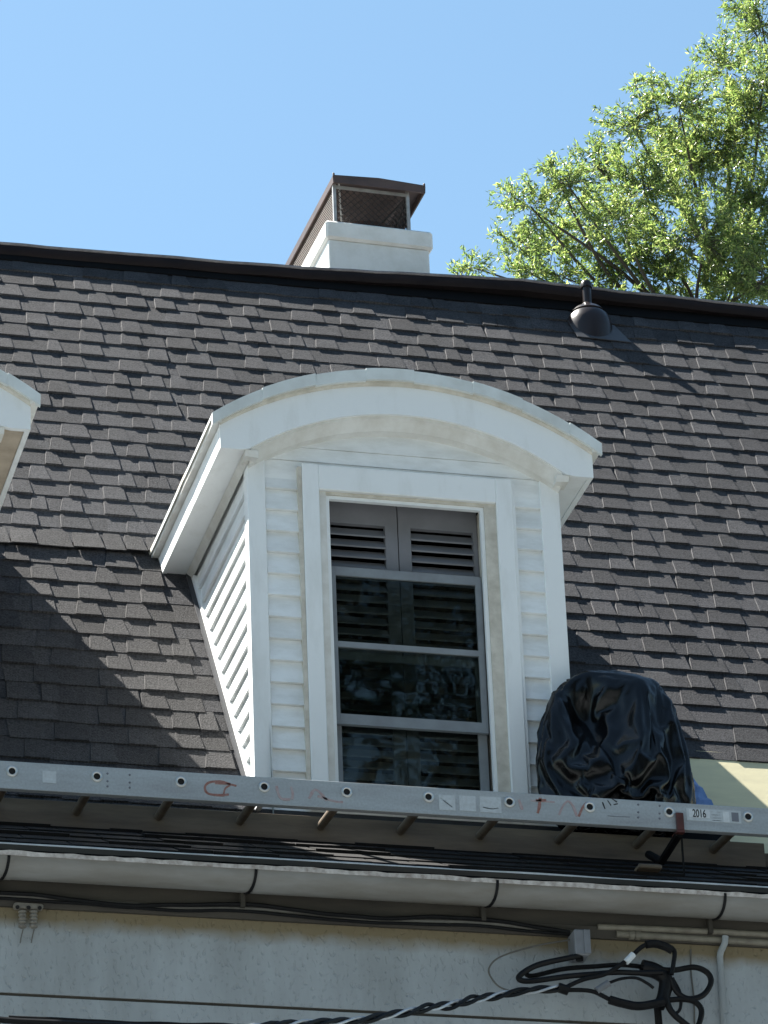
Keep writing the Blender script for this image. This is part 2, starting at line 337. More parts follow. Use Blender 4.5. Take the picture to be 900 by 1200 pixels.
# bare yellow boarding where the lowest courses are off, in boards
for k, (u0, u1) in enumerate(((-0.20, 0.075), (0.0785, 0.62))):
    m = MB(); x0 = CX + HW + 0.012
    m.prism([RP(x0, u0, 0.006), RP(X1, u0, 0.006), RP(X1, u1, 0.006), RP(x0, u1, 0.006)], [RP(x0, u0, -0.003), RP(X1, u0, -0.003), RP(X1, u1, -0.003), RP(x0, u1, -0.003)])
    m.build('roof_board', M['ply'], mr_, label='bare yellow boarding where shingles are missing')
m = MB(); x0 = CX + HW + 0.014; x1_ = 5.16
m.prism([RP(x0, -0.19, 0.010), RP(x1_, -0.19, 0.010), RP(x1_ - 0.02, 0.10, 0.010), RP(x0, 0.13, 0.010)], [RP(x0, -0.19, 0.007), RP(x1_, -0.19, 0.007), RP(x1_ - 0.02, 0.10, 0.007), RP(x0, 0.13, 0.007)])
m.build('felt_sheet', M['felt'], mr_)  # near-black sheet standing in for the shade between the ladder rails
EXPO = 0.1418
def dormer_blocks(x, w, u):
    for c in holes:
        if x + w > c - HW - 0.012 + 0.0 and x < c + HW + 0.012 and u + 0.17 < UH: return True
    return False
rs = random.Random(11)
protos = []
for k in range(60):
    tooth = k % 2 == 0
    w = rs.choice((0.075, 0.09, 0.10, 0.11, 0.12, 0.135, 0.165)) if tooth else rs.choice((0.05, 0.075, 0.09, 0.105, 0.12, 0.15))
    protos.append(dict(w=w, tooth=tooth, hb=(0.0124 if tooth else 0.0076) + rs.uniform(-0.0006, 0.0008), tl=rs.uniform(0.012, 0.034) if tooth else 0.0, tr=rs.uniform(-0.004, 0.018) if tooth else 0.0,
                       c=[rs.uniform(-0.0005, 0.0008) for _ in range(2)] + [0, 0]))
def local(x, u, h): return Vector((x, u, h))
def proto_mesh(p, mt):
    m = MB(); wide = 0.02 if not p['tooth'] else 0
    tab(m, local, -wide + (0.002 if p['tooth'] else 0), 0, p['w'] + 2 * wide - (0.004 if p['tooth'] else 0), 0.172, p['hb'], 0.0012 if not p['tooth'] else 0.0026, p['tl'], p['tr'], p['c'])
    me = bpy.data.meshes.new('shingle'); me.from_pydata([tuple(v) for v in m.v], [], m.f); me.materials.append(M[mt]); p['v'] = m.v; p['f'] = m.f
    return me
for p in protos: p['me'] = proto_mesh(p, 'shingle'); p['me2'] = proto_mesh(p, 'shingle_tan')
tabs = []
for k in range(-5, 30):
    for section in (0, 1):
        u0 = 0.562 + EXPO * k
        xa, xb = (X0, CX - 0.4) if section == 0 else (CX - 0.4, X1)
        if section == 0 and u0 < 1.9: u0 -= 0.036
        if section == 1 and u0 < 0.55: continue
        x = xa + rs.uniform(-0.1, 0.0); tooth = rs.random() < 0.5
        while x < xb:
            if section == 0 and u0 > 1.9 and u0 + 0.3 > UH and x > CX - 0.5: break
            p = rs.choice([q for q in protos if q['tooth'] == tooth]); w = p['w']
            if rs.random() < 0.93: tooth = not tooth
            wave = 0.010 * noise.noise(Vector((x * 0.9, k * 0.7, 3.1))) + 0.006 * noise.noise(Vector((x * 3.1, k * 1.3, 8.0)))
            lift = 0.002 * max(0, noise.noise(Vector((x * 1.2, k * 0.9, 12.0))))
            u = u0 + wave + rs.uniform(-0.002, 0.002)
            if not dormer_blocks(x, w, u): tabs.append((x, u, lift, p, k, section))
            x += w
rot = Matrix((UX, UU, UN)).transposed().to_4x4()
def seen_rank(t):
    x, u, lift, p, k, s = t
    px, py = proj(RP(x + p['w'] / 2, u + 0.07))
    if not (5 < px < 895): return -1
    if py > 905 + 0.06 * px - 20: return -1
    if 200 < px < 690 and py > 470 and not (px < 290 - (py - 640) * -0.25 and py > 650): return -1 if px > 262 or py > 690 else (proj(RP(x, u))[1] if px < 215 else -1)
    if 632 < px < 805 and py > 790: return -1
    if px < 45 and 440 < py < 600: return -1
    return py * math.sqrt(p['w'] / 0.11)
order = sorted(tabs, key=seen_rank, reverse=True)
single = order[:300]; others = order[300:]
org = mr_.matrix_basis.translation
for x, u, lift, p, k, s in single:
    o = bpy.data.objects.new('shingle', p['me2'] if (s == 0 and u < 1.9) else p['me']); COL.objects.link(o); o.parent = mr_
    mtx = rot.copy(); mtx.translation = RP(x, u, lift) - org; o.matrix_basis = mtx
for nm, sel, mt in (('shingle_field', others, 'shingle'),):
    m = MB()
    for k in range(-5, 30):
        for sec in (0, 1):
            u0 = 0.562 + EXPO * k - (0.036 if sec == 0 and 0.562 + EXPO * k < 1.9 else 0)
            if sec == 1 and u0 < 0.55: continue
            if u0 + 0.17 < UH: spans = [(X0, holes[0] - HW - 0.02), (holes[0] + HW + 0.02, holes[1] - HW - 0.02)] if sec == 0 else [(holes[1] + HW + 0.02, X1)]
            else: spans = [(X0, CX - 0.4)] if sec == 0 else [(CX - 0.4, X1)]
            for xa, xb in spans:
                nn = max(2, int((xb - xa) / 0.3))
                for i in range(nn): tab(m, RP, xa + (xb - xa) * i / nn, u0 + 0.014, (xb - xa) / nn, 0.15, 0.0042, 0.0005)
    for x, u, lift, p, k, s in sel: m.add([RP(x, u, lift) + UX * v.x + UU * v.y + UN * v.z for v in p['v']], p['f'])
    me = bpy.data.meshes.new(nm); me.from_pydata([tuple(v - org) for v in m.v], [], m.f); me.materials.append(M[mt])
    o = bpy.data.objects.new(nm, me); COL.objects.link(o); o.parent = mr_; o["kind"] = "stuff"
# lifted course beside the dormer eave with a dark felt edge under it
rs2 = random.Random(5)
for (xa, xb) in ((CX + DX + HW + 0.1, CX - HW - 0.11),):
    pts = [(xa + (xb - xa) * i / 14) for i in range(15)]
    hs = [0.020 + 0.010 * noise.noise(Vector((x * 4, 0.3, 1))) + (0.012 if i > 11 else 0) for i, x in enumerate(pts)]
    x = xa; i = 0
    while x < xb - 0.02:
        w = min(rs2.choice((0.075, 0.09, 0.11, 0.13, 0.15)), xb - x); t_ = (x - xa) / (xb - xa)
        h0 = 0.020 + 0.008 * noise.noise(Vector((x * 3, 0.3, 1))) + 0.016 * max(0, t_ - 0.7) / 0.3; h0 += (0.003 if i % 2 else 0)
        A = [RP(x, 1.932 + 0.012 * t_ ** 6, h0), RP(x + w - 0.002, 1.932 + 0.012 * t_ ** 6, h0 + rs2.uniform(-0.001, 0.003)), RP(x + w - 0.008, 2.10, 0.006), RP(x + 0.012, 2.10, 0.006)]
        m = MB(); m.prism(A, [p - UN * 0.005 for p in A]); m.build('shingle', M['shingle_tan'], mr_); x += w; i += 1
# metal edge along the top, a little wavy as the house is old
RIDGE = [(0.0, 11.628), (2.8, 11.629), (3.2, 11.634), (3.82, 11.642), (4.2, 11.644), (4.57, 11.660), (4.96, 11.677), (5.3, 11.688), (5.73, 11.681), (6.17, 11.672), (6.6, 11.664), (7.5, 11.655), (9.6, 11.65)]
def ridge_z(x):
    for (a, za), (b, zb) in zip(RIDGE, RIDGE[1:]):
        if x <= b: return za + (zb - za) * max(0, (x - a)) / (b - a)
    return RIDGE[-1][1]
xs = [X0 + (X1 - X0) * i / 80 for i in range(81)]
YR = 17.141
def edge_prof(i, x):
    z = ridge_z(x) + 0.007 * noise.noise(Vector((x * 4, 0, 0))); y = YR + 0.006 * noise.noise(Vector((x * 2.3, 4, 0)))
    return [(x, y, z - 0.056), (x, y - 0.006, z - 0.044), (x, y - 0.004, z - 0.012), (x, y + 0.006, z), (x, y + 0.03, z + 0.002), (x, y + 0.2, z - 0.012), (x, y + 0.2, z - 0.05), (x, y + 0.012, z - 0.056)]
MB().sweep(xs, edge_prof).build('edge_flashing', M['edge'], mr_, smooth=True)
MB().sweep(xs, lambda i, x: [(x, YR + 0.004 + 0.006 * noise.noise(Vector((x * 2.3, 4, 0))) + 0.008 * math.cos(t), ridge_z(x) + 0.007 * noise.noise(Vector((x * 4, 0, 0))) + 0.004 + 0.008 * math.sin(t)) for t in [math.pi * k / 4 for k in range(8)]]).build('edge_roll', M['roll'], mr_, smooth=True)
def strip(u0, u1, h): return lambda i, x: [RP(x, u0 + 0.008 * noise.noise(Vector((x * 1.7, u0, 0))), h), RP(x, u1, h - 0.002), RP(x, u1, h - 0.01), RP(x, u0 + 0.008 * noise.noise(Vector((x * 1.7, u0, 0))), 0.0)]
MB().sweep(xs, strip(4.790, 4.90, 0.011)).build('felt_strip', M['felt'], mr_)  # near-black strip standing in for the shade below the top edge
MB().box(X0, X1, YR + 0.19, 22.0, 11.55, 11.60).build('flat_roof', M['membrane'], mr_)
MB().prism([(X0, YW + 0.21, 7.1), (X0, YD - 0.2, 7.45), (X0, YR + 0.1, 11.5), (X0, 22, 11.5), (X0, 22, 7.1)], [(X0 + 0.1, YW + 0.21, 7.1), (X0 + 0.1, YD - 0.2, 7.45), (X0 + 0.1, YR + 0.1, 11.5), (X0 + 0.1, 22, 11.5), (X0 + 0.1, 22, 7.1)]).build('gable_wall', M['wall'], mr_)
MB().prism([(X1, YW + 0.21, 7.1), (X1, YD - 0.2, 7.45), (X1, YR + 0.1, 11.5), (X1, 22, 11.5), (X1, 22, 7.1)], [(X1 - 0.1, YW + 0.21, 7.1), (X1 - 0.1, YD - 0.2, 7.45), (X1 - 0.1, YR + 0.1, 11.5), (X1 - 0.1, 22, 11.5), (X1 - 0.1, 22, 7.1)]).build('gable_wall', M['wall'], mr_)

# ------------------------------------------------------------------ arched dormer
APEX, RO = 9.494, 1.325
def arc_z(x, apex=APEX, R=RO): return apex - (R - math.sqrt(max(0, R * R - (x - CX) ** 2)))
HR, HF = 0.786, 0.752       # half widths of roof edge and of fascia
YF = YD - 0.09              # face of the arched fascia
EZ = 9.098                  # underside of the eaves
def make_dormer():
    d = thing('dormer', 'white arched dormer with a tall shuttered window, above the ladder', 'dormer', (CX, YD, 7.6), 'arched dormers on the roof')
    # --- arched roof: panels with slightly proud lapped joints
    cuts = [-HR, -0.585, -0.37, -0.165, 0.03, 0.27, 0.47, 0.66, HR]
    for i, (a, b) in enumerate(zip(cuts, cuts[1:])):
        n = 5; xs_ = [CX + a + (b - a) * j / n for j in range(n + 1)]
        lift = 0.003 if i % 2 else 0.0; fy = YF - 0.024 - (0.004 if i % 2 else 0)
        def prof(k, x):
            z = arc_z(x) + lift; back = roof_y(z) + 0.05
            return [(x, fy, z), (x, back, z + 0.0), (x, back, z - 0.02), (x, fy + 0.02, z - 0.016), (x, fy + 0.02, z - 0.052 + lift), (x, fy, z - 0.05)]
        MB().sweep(xs_, prof).build('roof_panel', M['dormer_roof'], d)
    # --- drip edges and fascias along both sides
    for sgn in (-1, 1):
        xe = CX + sgn * HR; zt = arc_z(xe); yb = roof_y(zt) + 0.03
        m = MB()
        for k, (dx_, dz0, dz1) in enumerate(((0.0, 0.002, -0.016), (-0.007, -0.019, -0.034))):
            ys = [YF - 0.02 + (yb - YF + 0.02) * j / 9 for j in range(10)]
            rr = random.Random(21 + k + sgn); wob = [rr.uniform(-0.003, 0.003) for _ in ys]
            mm = MB(); mm.sweep(ys, lambda j, y: [(xe + sgn * dx_ + wob[j], y, zt + dz0 + wob[j] * 0.5), (xe + sgn * (dx_ - 0.03), y, zt + dz0), (xe + sgn * (dx_ - 0.03), y, zt + dz1), (xe + sgn * dx_ + wob[j], y, zt + dz1 + wob[j] * 0.6)])
            mm.build('drip_edge', M['cream'] if k == 0 else M['mould'], d)
        xf = CX + sgn * HF; yb = roof_y(EZ) + 0.06
        MB().box(min(xf, xf - sgn * 0.02), max(xf, xf - sgn * 0.02), YF + 0.024, yb + 0.06, EZ, arc_z(xe) - 0.036).build('fascia', M['white'], d)
        a, b = xf - sgn * 0.021, CX + sgn * (HW - 0.02)
        MB().box(min(a, b), max(a, b), YF + 0.024, yb + 0.03, EZ + 0.004, EZ + 0.016).build('soffit', M['white'], d)
        a, b = CX + sgn * (HW + 0.002), CX + sgn * (HW + 0.024)
        MB().add([(a, YF + 0.05, EZ + 0.002), (b, YF + 0.05, EZ + 0.002), (a, YF + 0.05, EZ - 0.028), (a, yb, EZ + 0.002), (b, yb, EZ + 0.002), (a, yb, EZ - 0.028)],
                 [(0, 1, 2), (3, 5, 4), (0, 3, 4, 1), (1, 4, 5, 2), (2, 5, 3, 0)]).build('bed_moulding', M['mould'], d)
    # --- arched front fascia board: outer arc, flat returns at the ends, inner arc
    RI, AI = 1.10, 9.308
    n = 40; top = []; bot = []
    for j in range(n + 1):
        x = CX - HF + 2 * HF * j / n; top.append((x, arc_z(x) - 0.045))
        zi = AI - (RI - math.sqrt(max(0, RI * RI - (x - CX) ** 2))); bot.append((x, max(EZ - 0.001, zi) if abs(x - CX) < 0.645 else EZ - 0.001))
    m = MB(); m.sweep(range(n + 1), lambda j, _: [(top[j][0], YF, top[j][1]), (bot[j][0], YF, bot[j][1]), (bot[j][0], YF + 0.022, bot[j][1]), (top[j][0], YF + 0.022, top[j][1])])
    m.build('arched_fascia', M['white'], d)
    # --- crown strip under the roof edge and curved moulding under the fascia
    m = MB(); m.sweep(range(n + 1), lambda j, _: [(top[j][0], YF - 0.011, top[j][1] + 0.002), (top[j][0], YF - 0.011, top[j][1] - 0.012), (top[j][0], YF - 0.001, top[j][1] - 0.02), (top[j][0], YF - 0.001, top[j][1] + 0.002)])
    m.build('crown_strip', M['cream'], d)
    pts = []
    for j in range(n + 1):
        x = CX - 0.628 + 1.256 * j / n; pts.append((x, AI - (RI - math.sqrt(RI * RI - (x - CX) ** 2))))
    m = MB(); m.sweep(pts, lambda j, p: [(p[0], YF + 0.012, p[1] + 0.012), (p[0], YF + 0.014, p[1] - 0.012), (p[0], YF + 0.036, p[1] - 0.026), (p[0], YF + 0.052, p[1] - 0.05), (p[0], YD - 0.002, p[1] - 0.056), (p[0], YD - 0.002, p[1] + 0.012)])
    m.build('arched_moulding', M['mould'], d, smooth=True)
    for sgn in (-1, 1):
        a, b = CX + sgn * 0.60, CX + sgn * 0.652
        m = MB(); m.prism([(a, YF + 0.004, EZ + 0.002), (b, YF + 0.004, EZ + 0.002), (b, YF + 0.012, EZ - 0.022), (a, YF + 0.012, EZ - 0.026)], [(a, YD - 0.003, EZ + 0.002), (b, YD - 0.003, EZ + 0.002), (b, YD - 0.003, EZ - 0.022), (a, YD - 0.003, EZ - 0.026)])
        m.build('moulding_end_block', M['mould'], d)
    # --- front wall core, sides
    Z0 = 7.42
    m = MB(); m.box(CX - HW + 0.01, CX - 0.345, YD + 0.016, YD + 0.09, Z0, 9.10); m.box(CX + 0.345, CX + HW - 0.01, YD + 0.016, YD + 0.09, Z0, 9.10); m.box(CX - 0.345, CX + 0.345, YD + 0.016, YD + 0.09, Z0, 7.70)
    m.build('wall_core', M['board'], d)
    # tympanum boards above the window, clipped by the arch
    for (z0, z1, yy) in ((9.0, 9.112, YD + 0.002), (9.114, 9.172, YD + 0.0), (9.174, 9.30, YD - 0.001)):
        xs_ = [CX - 0.612 + 1.224 * j / 24 for j in range(25)]
        def prof(j, x):
            zt = min(z1, AI - 0.03 - (RI - math.sqrt(RI * RI - (x - CX) ** 2))); zt = max(zt, z0 + 0.0005)
            return [(x, yy - 0.004, z0), (x, yy, zt), (x, yy + 0.014, zt), (x, yy + 0.014, z0)]
        MB().sweep(xs_, prof).build('gable_board', M['board'], d)
    MB().box(CX - HW - 0.004, CX + HW + 0.004, YD - 0.02, YD + 0.014, Z0, 7.63).build('apron_flashing', M['lead_dark'], d)  # added dark apron: shade at the wall foot put into colour
    # corner boards
    for sgn in (-1, 1):
        a, b = CX + sgn * HW, CX + sgn * (HW - (0.070 if sgn < 0 else 0.078))
        MB().box(min(a, b), max(a, b), YD - 0.012, YD + 0.055, 7.632, EZ + 0.02).build('corner_board', M['white'], d, bevel=0.002)
    # clapboards on the front, either side of the window
    BZ = 0.0915
    for sgn in (-1, 1):
        a, b = CX + sgn * (HW - 0.0715), CX + sgn * 0.416
        z = 9.08 - 0.004
        while z > Z0 + 0.1:
            MB().add([(min(a, b), YD - 0.010, z - BZ), (max(a, b), YD - 0.010, z - BZ), (max(a, b), YD + 0.008, z - 0.001), (min(a, b), YD + 0.008, z - 0.001), (min(a, b), YD + 0.016, z - BZ), (max(a, b), YD + 0.016, z - BZ), (max(a, b), YD + 0.016, z - 0.001), (min(a, b), YD + 0.016, z - 0.001)],
                     [(0, 1, 2, 3), (4, 7, 6, 5), (0, 4, 5, 1), (3, 2, 6, 7), (0, 3, 7, 4), (1, 5, 6, 2)]).build('clapboard', M['board'], d)
            z -= BZ
    # cheeks: core, clapboards cut along the roof line, sloping trim board
    for sgn in (-1, 1):
        xo = CX + sgn * (HW - 0.012)
        tri = [(YD + 0.09, 7.50), (YD + 0.09, EZ), (roof_y(EZ) + 0.05, EZ), (roof_y(7.50) + 0.05, 7.50)]
        m = MB(); m.prism([(xo - sgn * 0.004, y, z) for y, z in tri], [(xo - sgn * 0.05, y, z) for y, z in tri]); m.build('cheek', M['board'], d)
        z = EZ - 0.03
        off = 0.036 / math.sin(SL)          # width of the trim board measured along y
        while z > 7.66:
            z0 = z - BZ
            ya = YD + 0.0565; y0b = roof_y(z0) - off; y1b = roof_y(z - 0.001) - off
            if y0b > ya + 0.004:
                o0, o1 = xo + sgn * 0.0135, xo + sgn * 0.001
                MB().prism([(o0, ya, z0), (o0, y0b, z0), (o1, y1b, z - 0.001), (o1, ya, z - 0.001)], [(xo - sgn * 0.003, ya, z0), (xo - sgn * 0.003, y0b, z0), (xo - sgn * 0.003, y1b, z - 0.001), (xo - sgn * 0.003, ya, z - 0.001)]).build('clapboard', M['board'], d)
            z = z0
        tz0, tz1 = 7.62, EZ - 0.029
        q = [(roof_y(tz0) - off + 0.0, tz0), (roof_y(tz0) + 0.012, tz0), (roof_y(tz1) + 0.012, tz1), (roof_y(tz1) - off, tz1)]
        m = MB(); m.prism([(xo + sgn * 0.019, y, z) for y, z in q], [(xo - sgn * 0.003, y, z) for y, z in q]); m.build('cheek_trim', M['white'], d)
        fl = MB(); fl.prism([RP(xo + sgn * 0.02, 0.0, 0.013), RP(xo + sgn * 0.036, 0.0, 0.012), RP(xo + sgn * 0.036, 1.86, 0.012), RP(xo + sgn * 0.02, 1.86, 0.013)], [RP(xo + sgn * 0.02, 0.0, 0.0), RP(xo + sgn * 0.036, 0.0, 0.0), RP(xo + sgn * 0.036, 1.86, 0.0), RP(xo + sgn * 0.02, 1.86, 0.0)])
        fl.build('step_flashing', M['lead'], d)
    # --- window
    w = MB(); x0, x1 = CX - 0.415, CX + 0.432
    w.box(x0, x0 + 0.066, YD - 0.028, YD + 0.016, 7.66, 9.093); w.box(x1 - 0.066, x1, YD - 0.028, YD + 0.016, 7.66, 9.093); w.box(x0 + 0.066, x1 - 0.066, YD - 0.027, YD + 0.016, 8.985, 9.092)
    win = w.build('window', M['white'], d, bevel=0.003)
    MB().box(x0 - 0.016, x0 - 0.001, YD - 0.02, YD + 0.014, 7.66, 9.08).build('casing_bead', M['cream'], win)
    MB().box(x1 + 0.001, x1 + 0.012, YD - 0.02, YD + 0.014, 7.66, 9.08).build('casing_bead', M['white'], win)
    jl, jr = x0 + 0.0665, x1 - 0.0665
    MB().box(jl, jl + 0.029, YD - 0.012, YD + 0.14, 7.70, 8.984).build('jamb', M['mould'], win)
    MB().box(jr - 0.047, jr, YD - 0.012, YD + 0.14, 7.70, 8.984).build('jamb', M['cream'], win)
    MB().box(jl + 0.0292, jr - 0.0472, YD - 0.011, YD + 0.018, 8.971, 8.9838).build('window_head', M['cream'], win)
    MB().box(x0 - 0.02, x1 + 0.02, YD - 0.055, YD + 0.12, 7.655, 7.70).build('sill', M['white'], win)
    fl, fr, fy = jl + 0.0295, jr - 0.0475, YD - 0.004
    m = MB(); m.box(fl, fl + 0.014, fy, fy + 0.02, 7.70, 8.9705); m.box(fr - 0.014, fr, fy, fy + 0.02, 7.70, 8.9705); m.box(fl + 0.014, fr - 0.014, fy, fy + 0.02, 8.957, 8.9705)
    m.build('storm_frame', M['white'], win)
    gl, gr = fl + 0.0145, fr - 0.0145
    ys = YD + 0.030                                     # storm sash, let down
    def zat(px, py, Y): return at(px, py, Y).z
    z_t, z_b = zat(395, 664, ys), zat(398, 674, ys); z3t, z3b = zat(398, 836, ys), zat(398, 848, ys); z2t, z2b = zat(396, 751, ys), zat(396, 757.5, ys)
    zm = zat(396, 751, ys)
    def sash(ya, ztop, zbot, st, rt, rb):
        m = MB(); m.box(gl, gl + st, ya, ya + 0.018, zbot, ztop); m.box(gr - st, gr, ya, ya + 0.018, zbot, ztop); m.box(gl + st, gr - st, ya - 0.001, ya + 0.019, ztop - rt, ztop); m.box(gl + st, gr - st, ya - 0.001, ya + 0.019, zbot, zbot + rb)
        if ya == ys: m.box(gl + st, gr - st, ya - 0.0005, ya + 0.0185, zm - (z2t - z2b), zm)
        m.build('sash', M['sash'], win)
        MB().box(gl + st - 0.002, gr - st + 0.002, ya + 0.008, ya + 0.011, zbot + rb - 0.002, ztop - rt + 0.002).build('pane', M['glass'], win)
    sash(ys, z_t, z3b, 0.024, z_t - z_b, z3t - z3b)
    sash(ys + 0.03, z2t - 0.03, 7.703, 0.034, 0.03, 0.05)
    # inner sash behind, upper light with its own pane
    # --- shutters indoors: two leaves with louvres
    yb = YD + 0.092
    midx = at(466, 620, yb).x
    for (a, b) in ((gl - 0.004, midx - 0.002), (midx + 0.002, gr + 0.012)):
        sw = 0.05
        m = MB(); m.box(a, a + sw * 0.35, yb, yb + 0.024, 7.70, 9.03); m.box(b - sw * (1 if b < CX + 0.2 else 0.35), b, yb, yb + 0.024, 7.70, 9.03)
        if a > CX - 0.1: m.box(a + sw * 0.35, a + sw, yb, yb + 0.024, 7.70, 9.03)
        li = a + (sw if a > CX - 0.1 else sw * 0.35); ri = b - (sw if b < CX + 0.2 else sw * 0.35)
        m.box(li, ri, yb, yb + 0.023, 8.905, 9.03); m.box(li, ri, yb, yb + 0.023, 8.30, 8.38); m.box(li, ri, yb, yb + 0.023, 7.70, 7.76)
        sh = m.build('shutter', M['shutter'], d)
        for lo, hi in ((8.385, 8.905), (7.765, 8.30)):
            z = hi - 0.022
            while z > lo:
                m = MB(); m.add([(li + 0.001, yb - 0.004, z - 0.026), (ri - 0.001, yb - 0.004, z - 0.026), (ri - 0.001, yb + 0.028, z + 0.014), (li + 0.001, yb + 0.028, z + 0.014), (li + 0.001, yb - 0.002, z - 0.032), (ri - 0.001, yb - 0.002, z - 0.032), (ri - 0.001, yb + 0.03, z + 0.008), (li + 0.001, yb + 0.03, z + 0.008)],
                             [(0, 1, 2, 3), (4, 7, 6, 5), (0, 4, 5, 1), (3, 2, 6, 7), (0, 3, 7, 4), (1, 5, 6, 2)])
                m.build('louvre', M['shutter'], sh); z -= 0.0475
    m = MB(); X_, Y_ = CX - 0.36, YD + 0.2
    m.add([(CX - 0.42, YD + 0.17, 7.6), (CX + 0.42, YD + 0.17, 7.6), (CX + 0.42, YD + 0.17, 9.05), (CX - 0.42, YD + 0.17, 9.05), (CX - 0.42, YD + 1.2, 7.6), (CX + 0.42, YD + 1.2, 7.6), (CX + 0.42, YD + 1.2, 9.05), (CX - 0.42, YD + 1.2, 9.05)],
          [(4, 5, 6, 7), (0, 1, 5, 4), (3, 7, 6, 2), (0, 4, 7, 3), (1, 2, 6, 5)]).build('inner_room', M['room'], d)
    return d
dormer = make_dormer()

def copy_tree(o, parent=None):
    c = o.copy(); COL.objects.link(c); c.parent = parent
    for ch in o.children: copy_tree(ch, c)
    return c
d2 = copy_tree(dormer); d2.location = dormer.location + Vector((DX, 0, 0.012))
d2["label"] = "arched dormer cut off by the picture edge, with a tan weathered soffit"
for ch in d2.children:
    if ch.name.split('.')[0] in ('soffit',):
        ch.data = ch.data.copy(); ch.data.materials.clear(); ch.data.materials.append(M['soffit_tan'])

# ------------------------------------------------------------------ chimney
YC = 17.735
ch = thing('chimney', 'white painted chimney with a brown metal cap behind the roof edge', 'chimney', (4.80, YC, 11.6))
DEP = 1.15
MB().box(4.541, 5.064, YC, YC + DEP - 0.03, 11.55, 12.171).build('stack', M['chimney'], ch, bevel=0.006)
MB().box(4.525, 5.083, YC - 0.016, YC + DEP, 12.170, 12.274).build('crown', M['chimney'], ch, bevel=0.012)
cap = thing_cap = None
m = MB()
lx0, lx1, ly0, ly1, lz = 4.570, 5.052, YC - 0.02, YC + DEP + 0.01, 12.535
pr = [(lx0, lz - 0.044), (lx0 - 0.002, lz - 0.006), (lx0 + 0.012, lz), (4.81, lz + 0.012), (lx1 - 0.012, lz), (lx1 + 0.002, lz - 0.006), (lx1, lz - 0.044), (lx1 - 0.008, lz - 0.044), (lx1 - 0.01, lz - 0.014), (4.81, lz - 0.004), (lx0 + 0.01, lz - 0.014), (lx0 + 0.008, lz - 0.044)]
m.sweep([ly0, ly1], lambda k, y: [(x, y, z) for x, z in pr])
cap = m.build('cap', M['copper'], ch)
MB().box(lx0 + 0.002, lx1 - 0.002, ly0 - 0.003, ly0 + 0.006, lz - 0.046, lz - 0.002).build('cap_lip', M['copper'], cap)
MB().box(lx0 + 0.002, lx1 - 0.002, ly1 - 0.006, ly1 + 0.003, lz - 0.046, lz - 0.002).build('cap_lip', M['copper'], cap)
for x in (lx0 + 0.004, lx1 - 0.004): MB().lathe((x, ly0 + 0.002, lz - 0.006), [(0.006, 0), (0.006, 0.014), (0.003, 0.018)], 8).build('corner_rivet', M['copper'], cap)
for x in (4.582, 4.966):
    for y in (YC + 0.012, YC + DEP - 0.05): MB().box(x - 0.008, x + 0.008, y - 0.008, y + 0.008, 12.272, lz - 0.02).build('post', M['steel'], ch)
MB().box(4.588, 4.96, YC + 0.004, YC + 0.012, lz - 0.062, lz - 0.046).build('rail', M['steel'], ch)
MB().tube([(4.605, YC + 0.0, lz - 0.03), (4.655, YC + 0.14, 12.31)], 0.005, 6).build('brace', M['steel'], ch)
MB().tube([(4.955, YC + 0.02, lz - 0.07), (4.80, YC + 0.28, 12.33)], 0.005, 6).build('brace', M['wire'], ch)
MB().tube([(4.958, YC + 0.02, lz - 0.10), (4.935, YC + 0.5, 12.30)], 0.005, 6).build('brace', M['wire'], ch)
# diamond mesh: the two long sides and the back
def diamond(m, P, L, H, s=0.036, r=0.0022):
    k = -H
    while k < L:
        for sg in (0, 1):
            t0, t1 = max(0, -k), min(H, L - k)
            if t1 > t0:
                a = P(k + t0, t0 if sg == 0 else H - t0); b = P(k + t1, t1 if sg == 0 else H - t1); m.tube([a, b], r, 3)
        k += s
m = MB(); Hh = lz - 0.03 - 12.275
diamond(m, lambda a, h: Vector((4.582, YC + 0.02 + a, 12.275 + h)), DEP - 0.08, Hh, 0.017, 0.0019); o = m.build('wire_mesh', M['rust_wire'], ch); o["kind"] = "stuff"
m = MB(); diamond(m, lambda a, h: Vector((4.966, YC + 0.02 + a, 12.275 + h)), DEP - 0.08, Hh); o = m.build('wire_mesh', M['wire'], ch); o["kind"] = "stuff"
m = MB(); diamond(m, lambda a, h: Vector((4.582 + a, YC + DEP - 0.05, 12.275 + h)), 0.384, Hh); o = m.build('wire_mesh', M['wire'], ch); o["kind"] = "stuff"
m = MB(); diamond(m, lambda a, h: Vector((4.590 + a, YC + 0.016, 12.275 + h)), 0.368, Hh - 0.03); o = m.build('wire_mesh', M['wire'], ch); o["kind"] = "stuff"
MB().lathe((4.80, YC + 0.25, 12.27), [(0.12, 0), (0.17, 0.0), (0.17, 0.085), (0.15, 0.09), (0.145, 0.01)], 20).build('flue', M['flue'], ch, smooth=True)
ch.rotation_euler = (0, 0, math.radians(2.2))

# ------------------------------------------------------------------ vent pipe
VA = roof_hit(690, 380)
vt = thing('vent_pipe', 'small dark metal vent with a bell shaped boot near the roof top', 'vent pipe', tuple(VA))
MB().lathe(VA, [(0.112, -0.15), (0.114, -0.04), (0.110, -0.005), (0.100, 0.032), (0.078, 0.056), (0.083, 0.060), (0.066, 0.080), (0.034, 0.100), (0.0245, 0.112)], 28).build('boot', M['vent'], vt, smooth=True)
MB().lathe(VA, [(0.0215, 0.104), (0.0215, 0.205), (0.0215, 0.206)], 16).build('pipe', M['vent'], vt, smooth=True)
MB().lathe(VA, [(0.028, 0.20), (0.029, 0.222), (0.02, 0.236), (0.0, 0.242)], 16).build('pipe_cap', M['vent'], vt, smooth=True)
u_v = (VA - FOOT).dot(UU)
m = MB(); q = [(-0.10, -0.185), (0.165, -0.20), (0.12, -0.02), (-0.11, -0.02)]
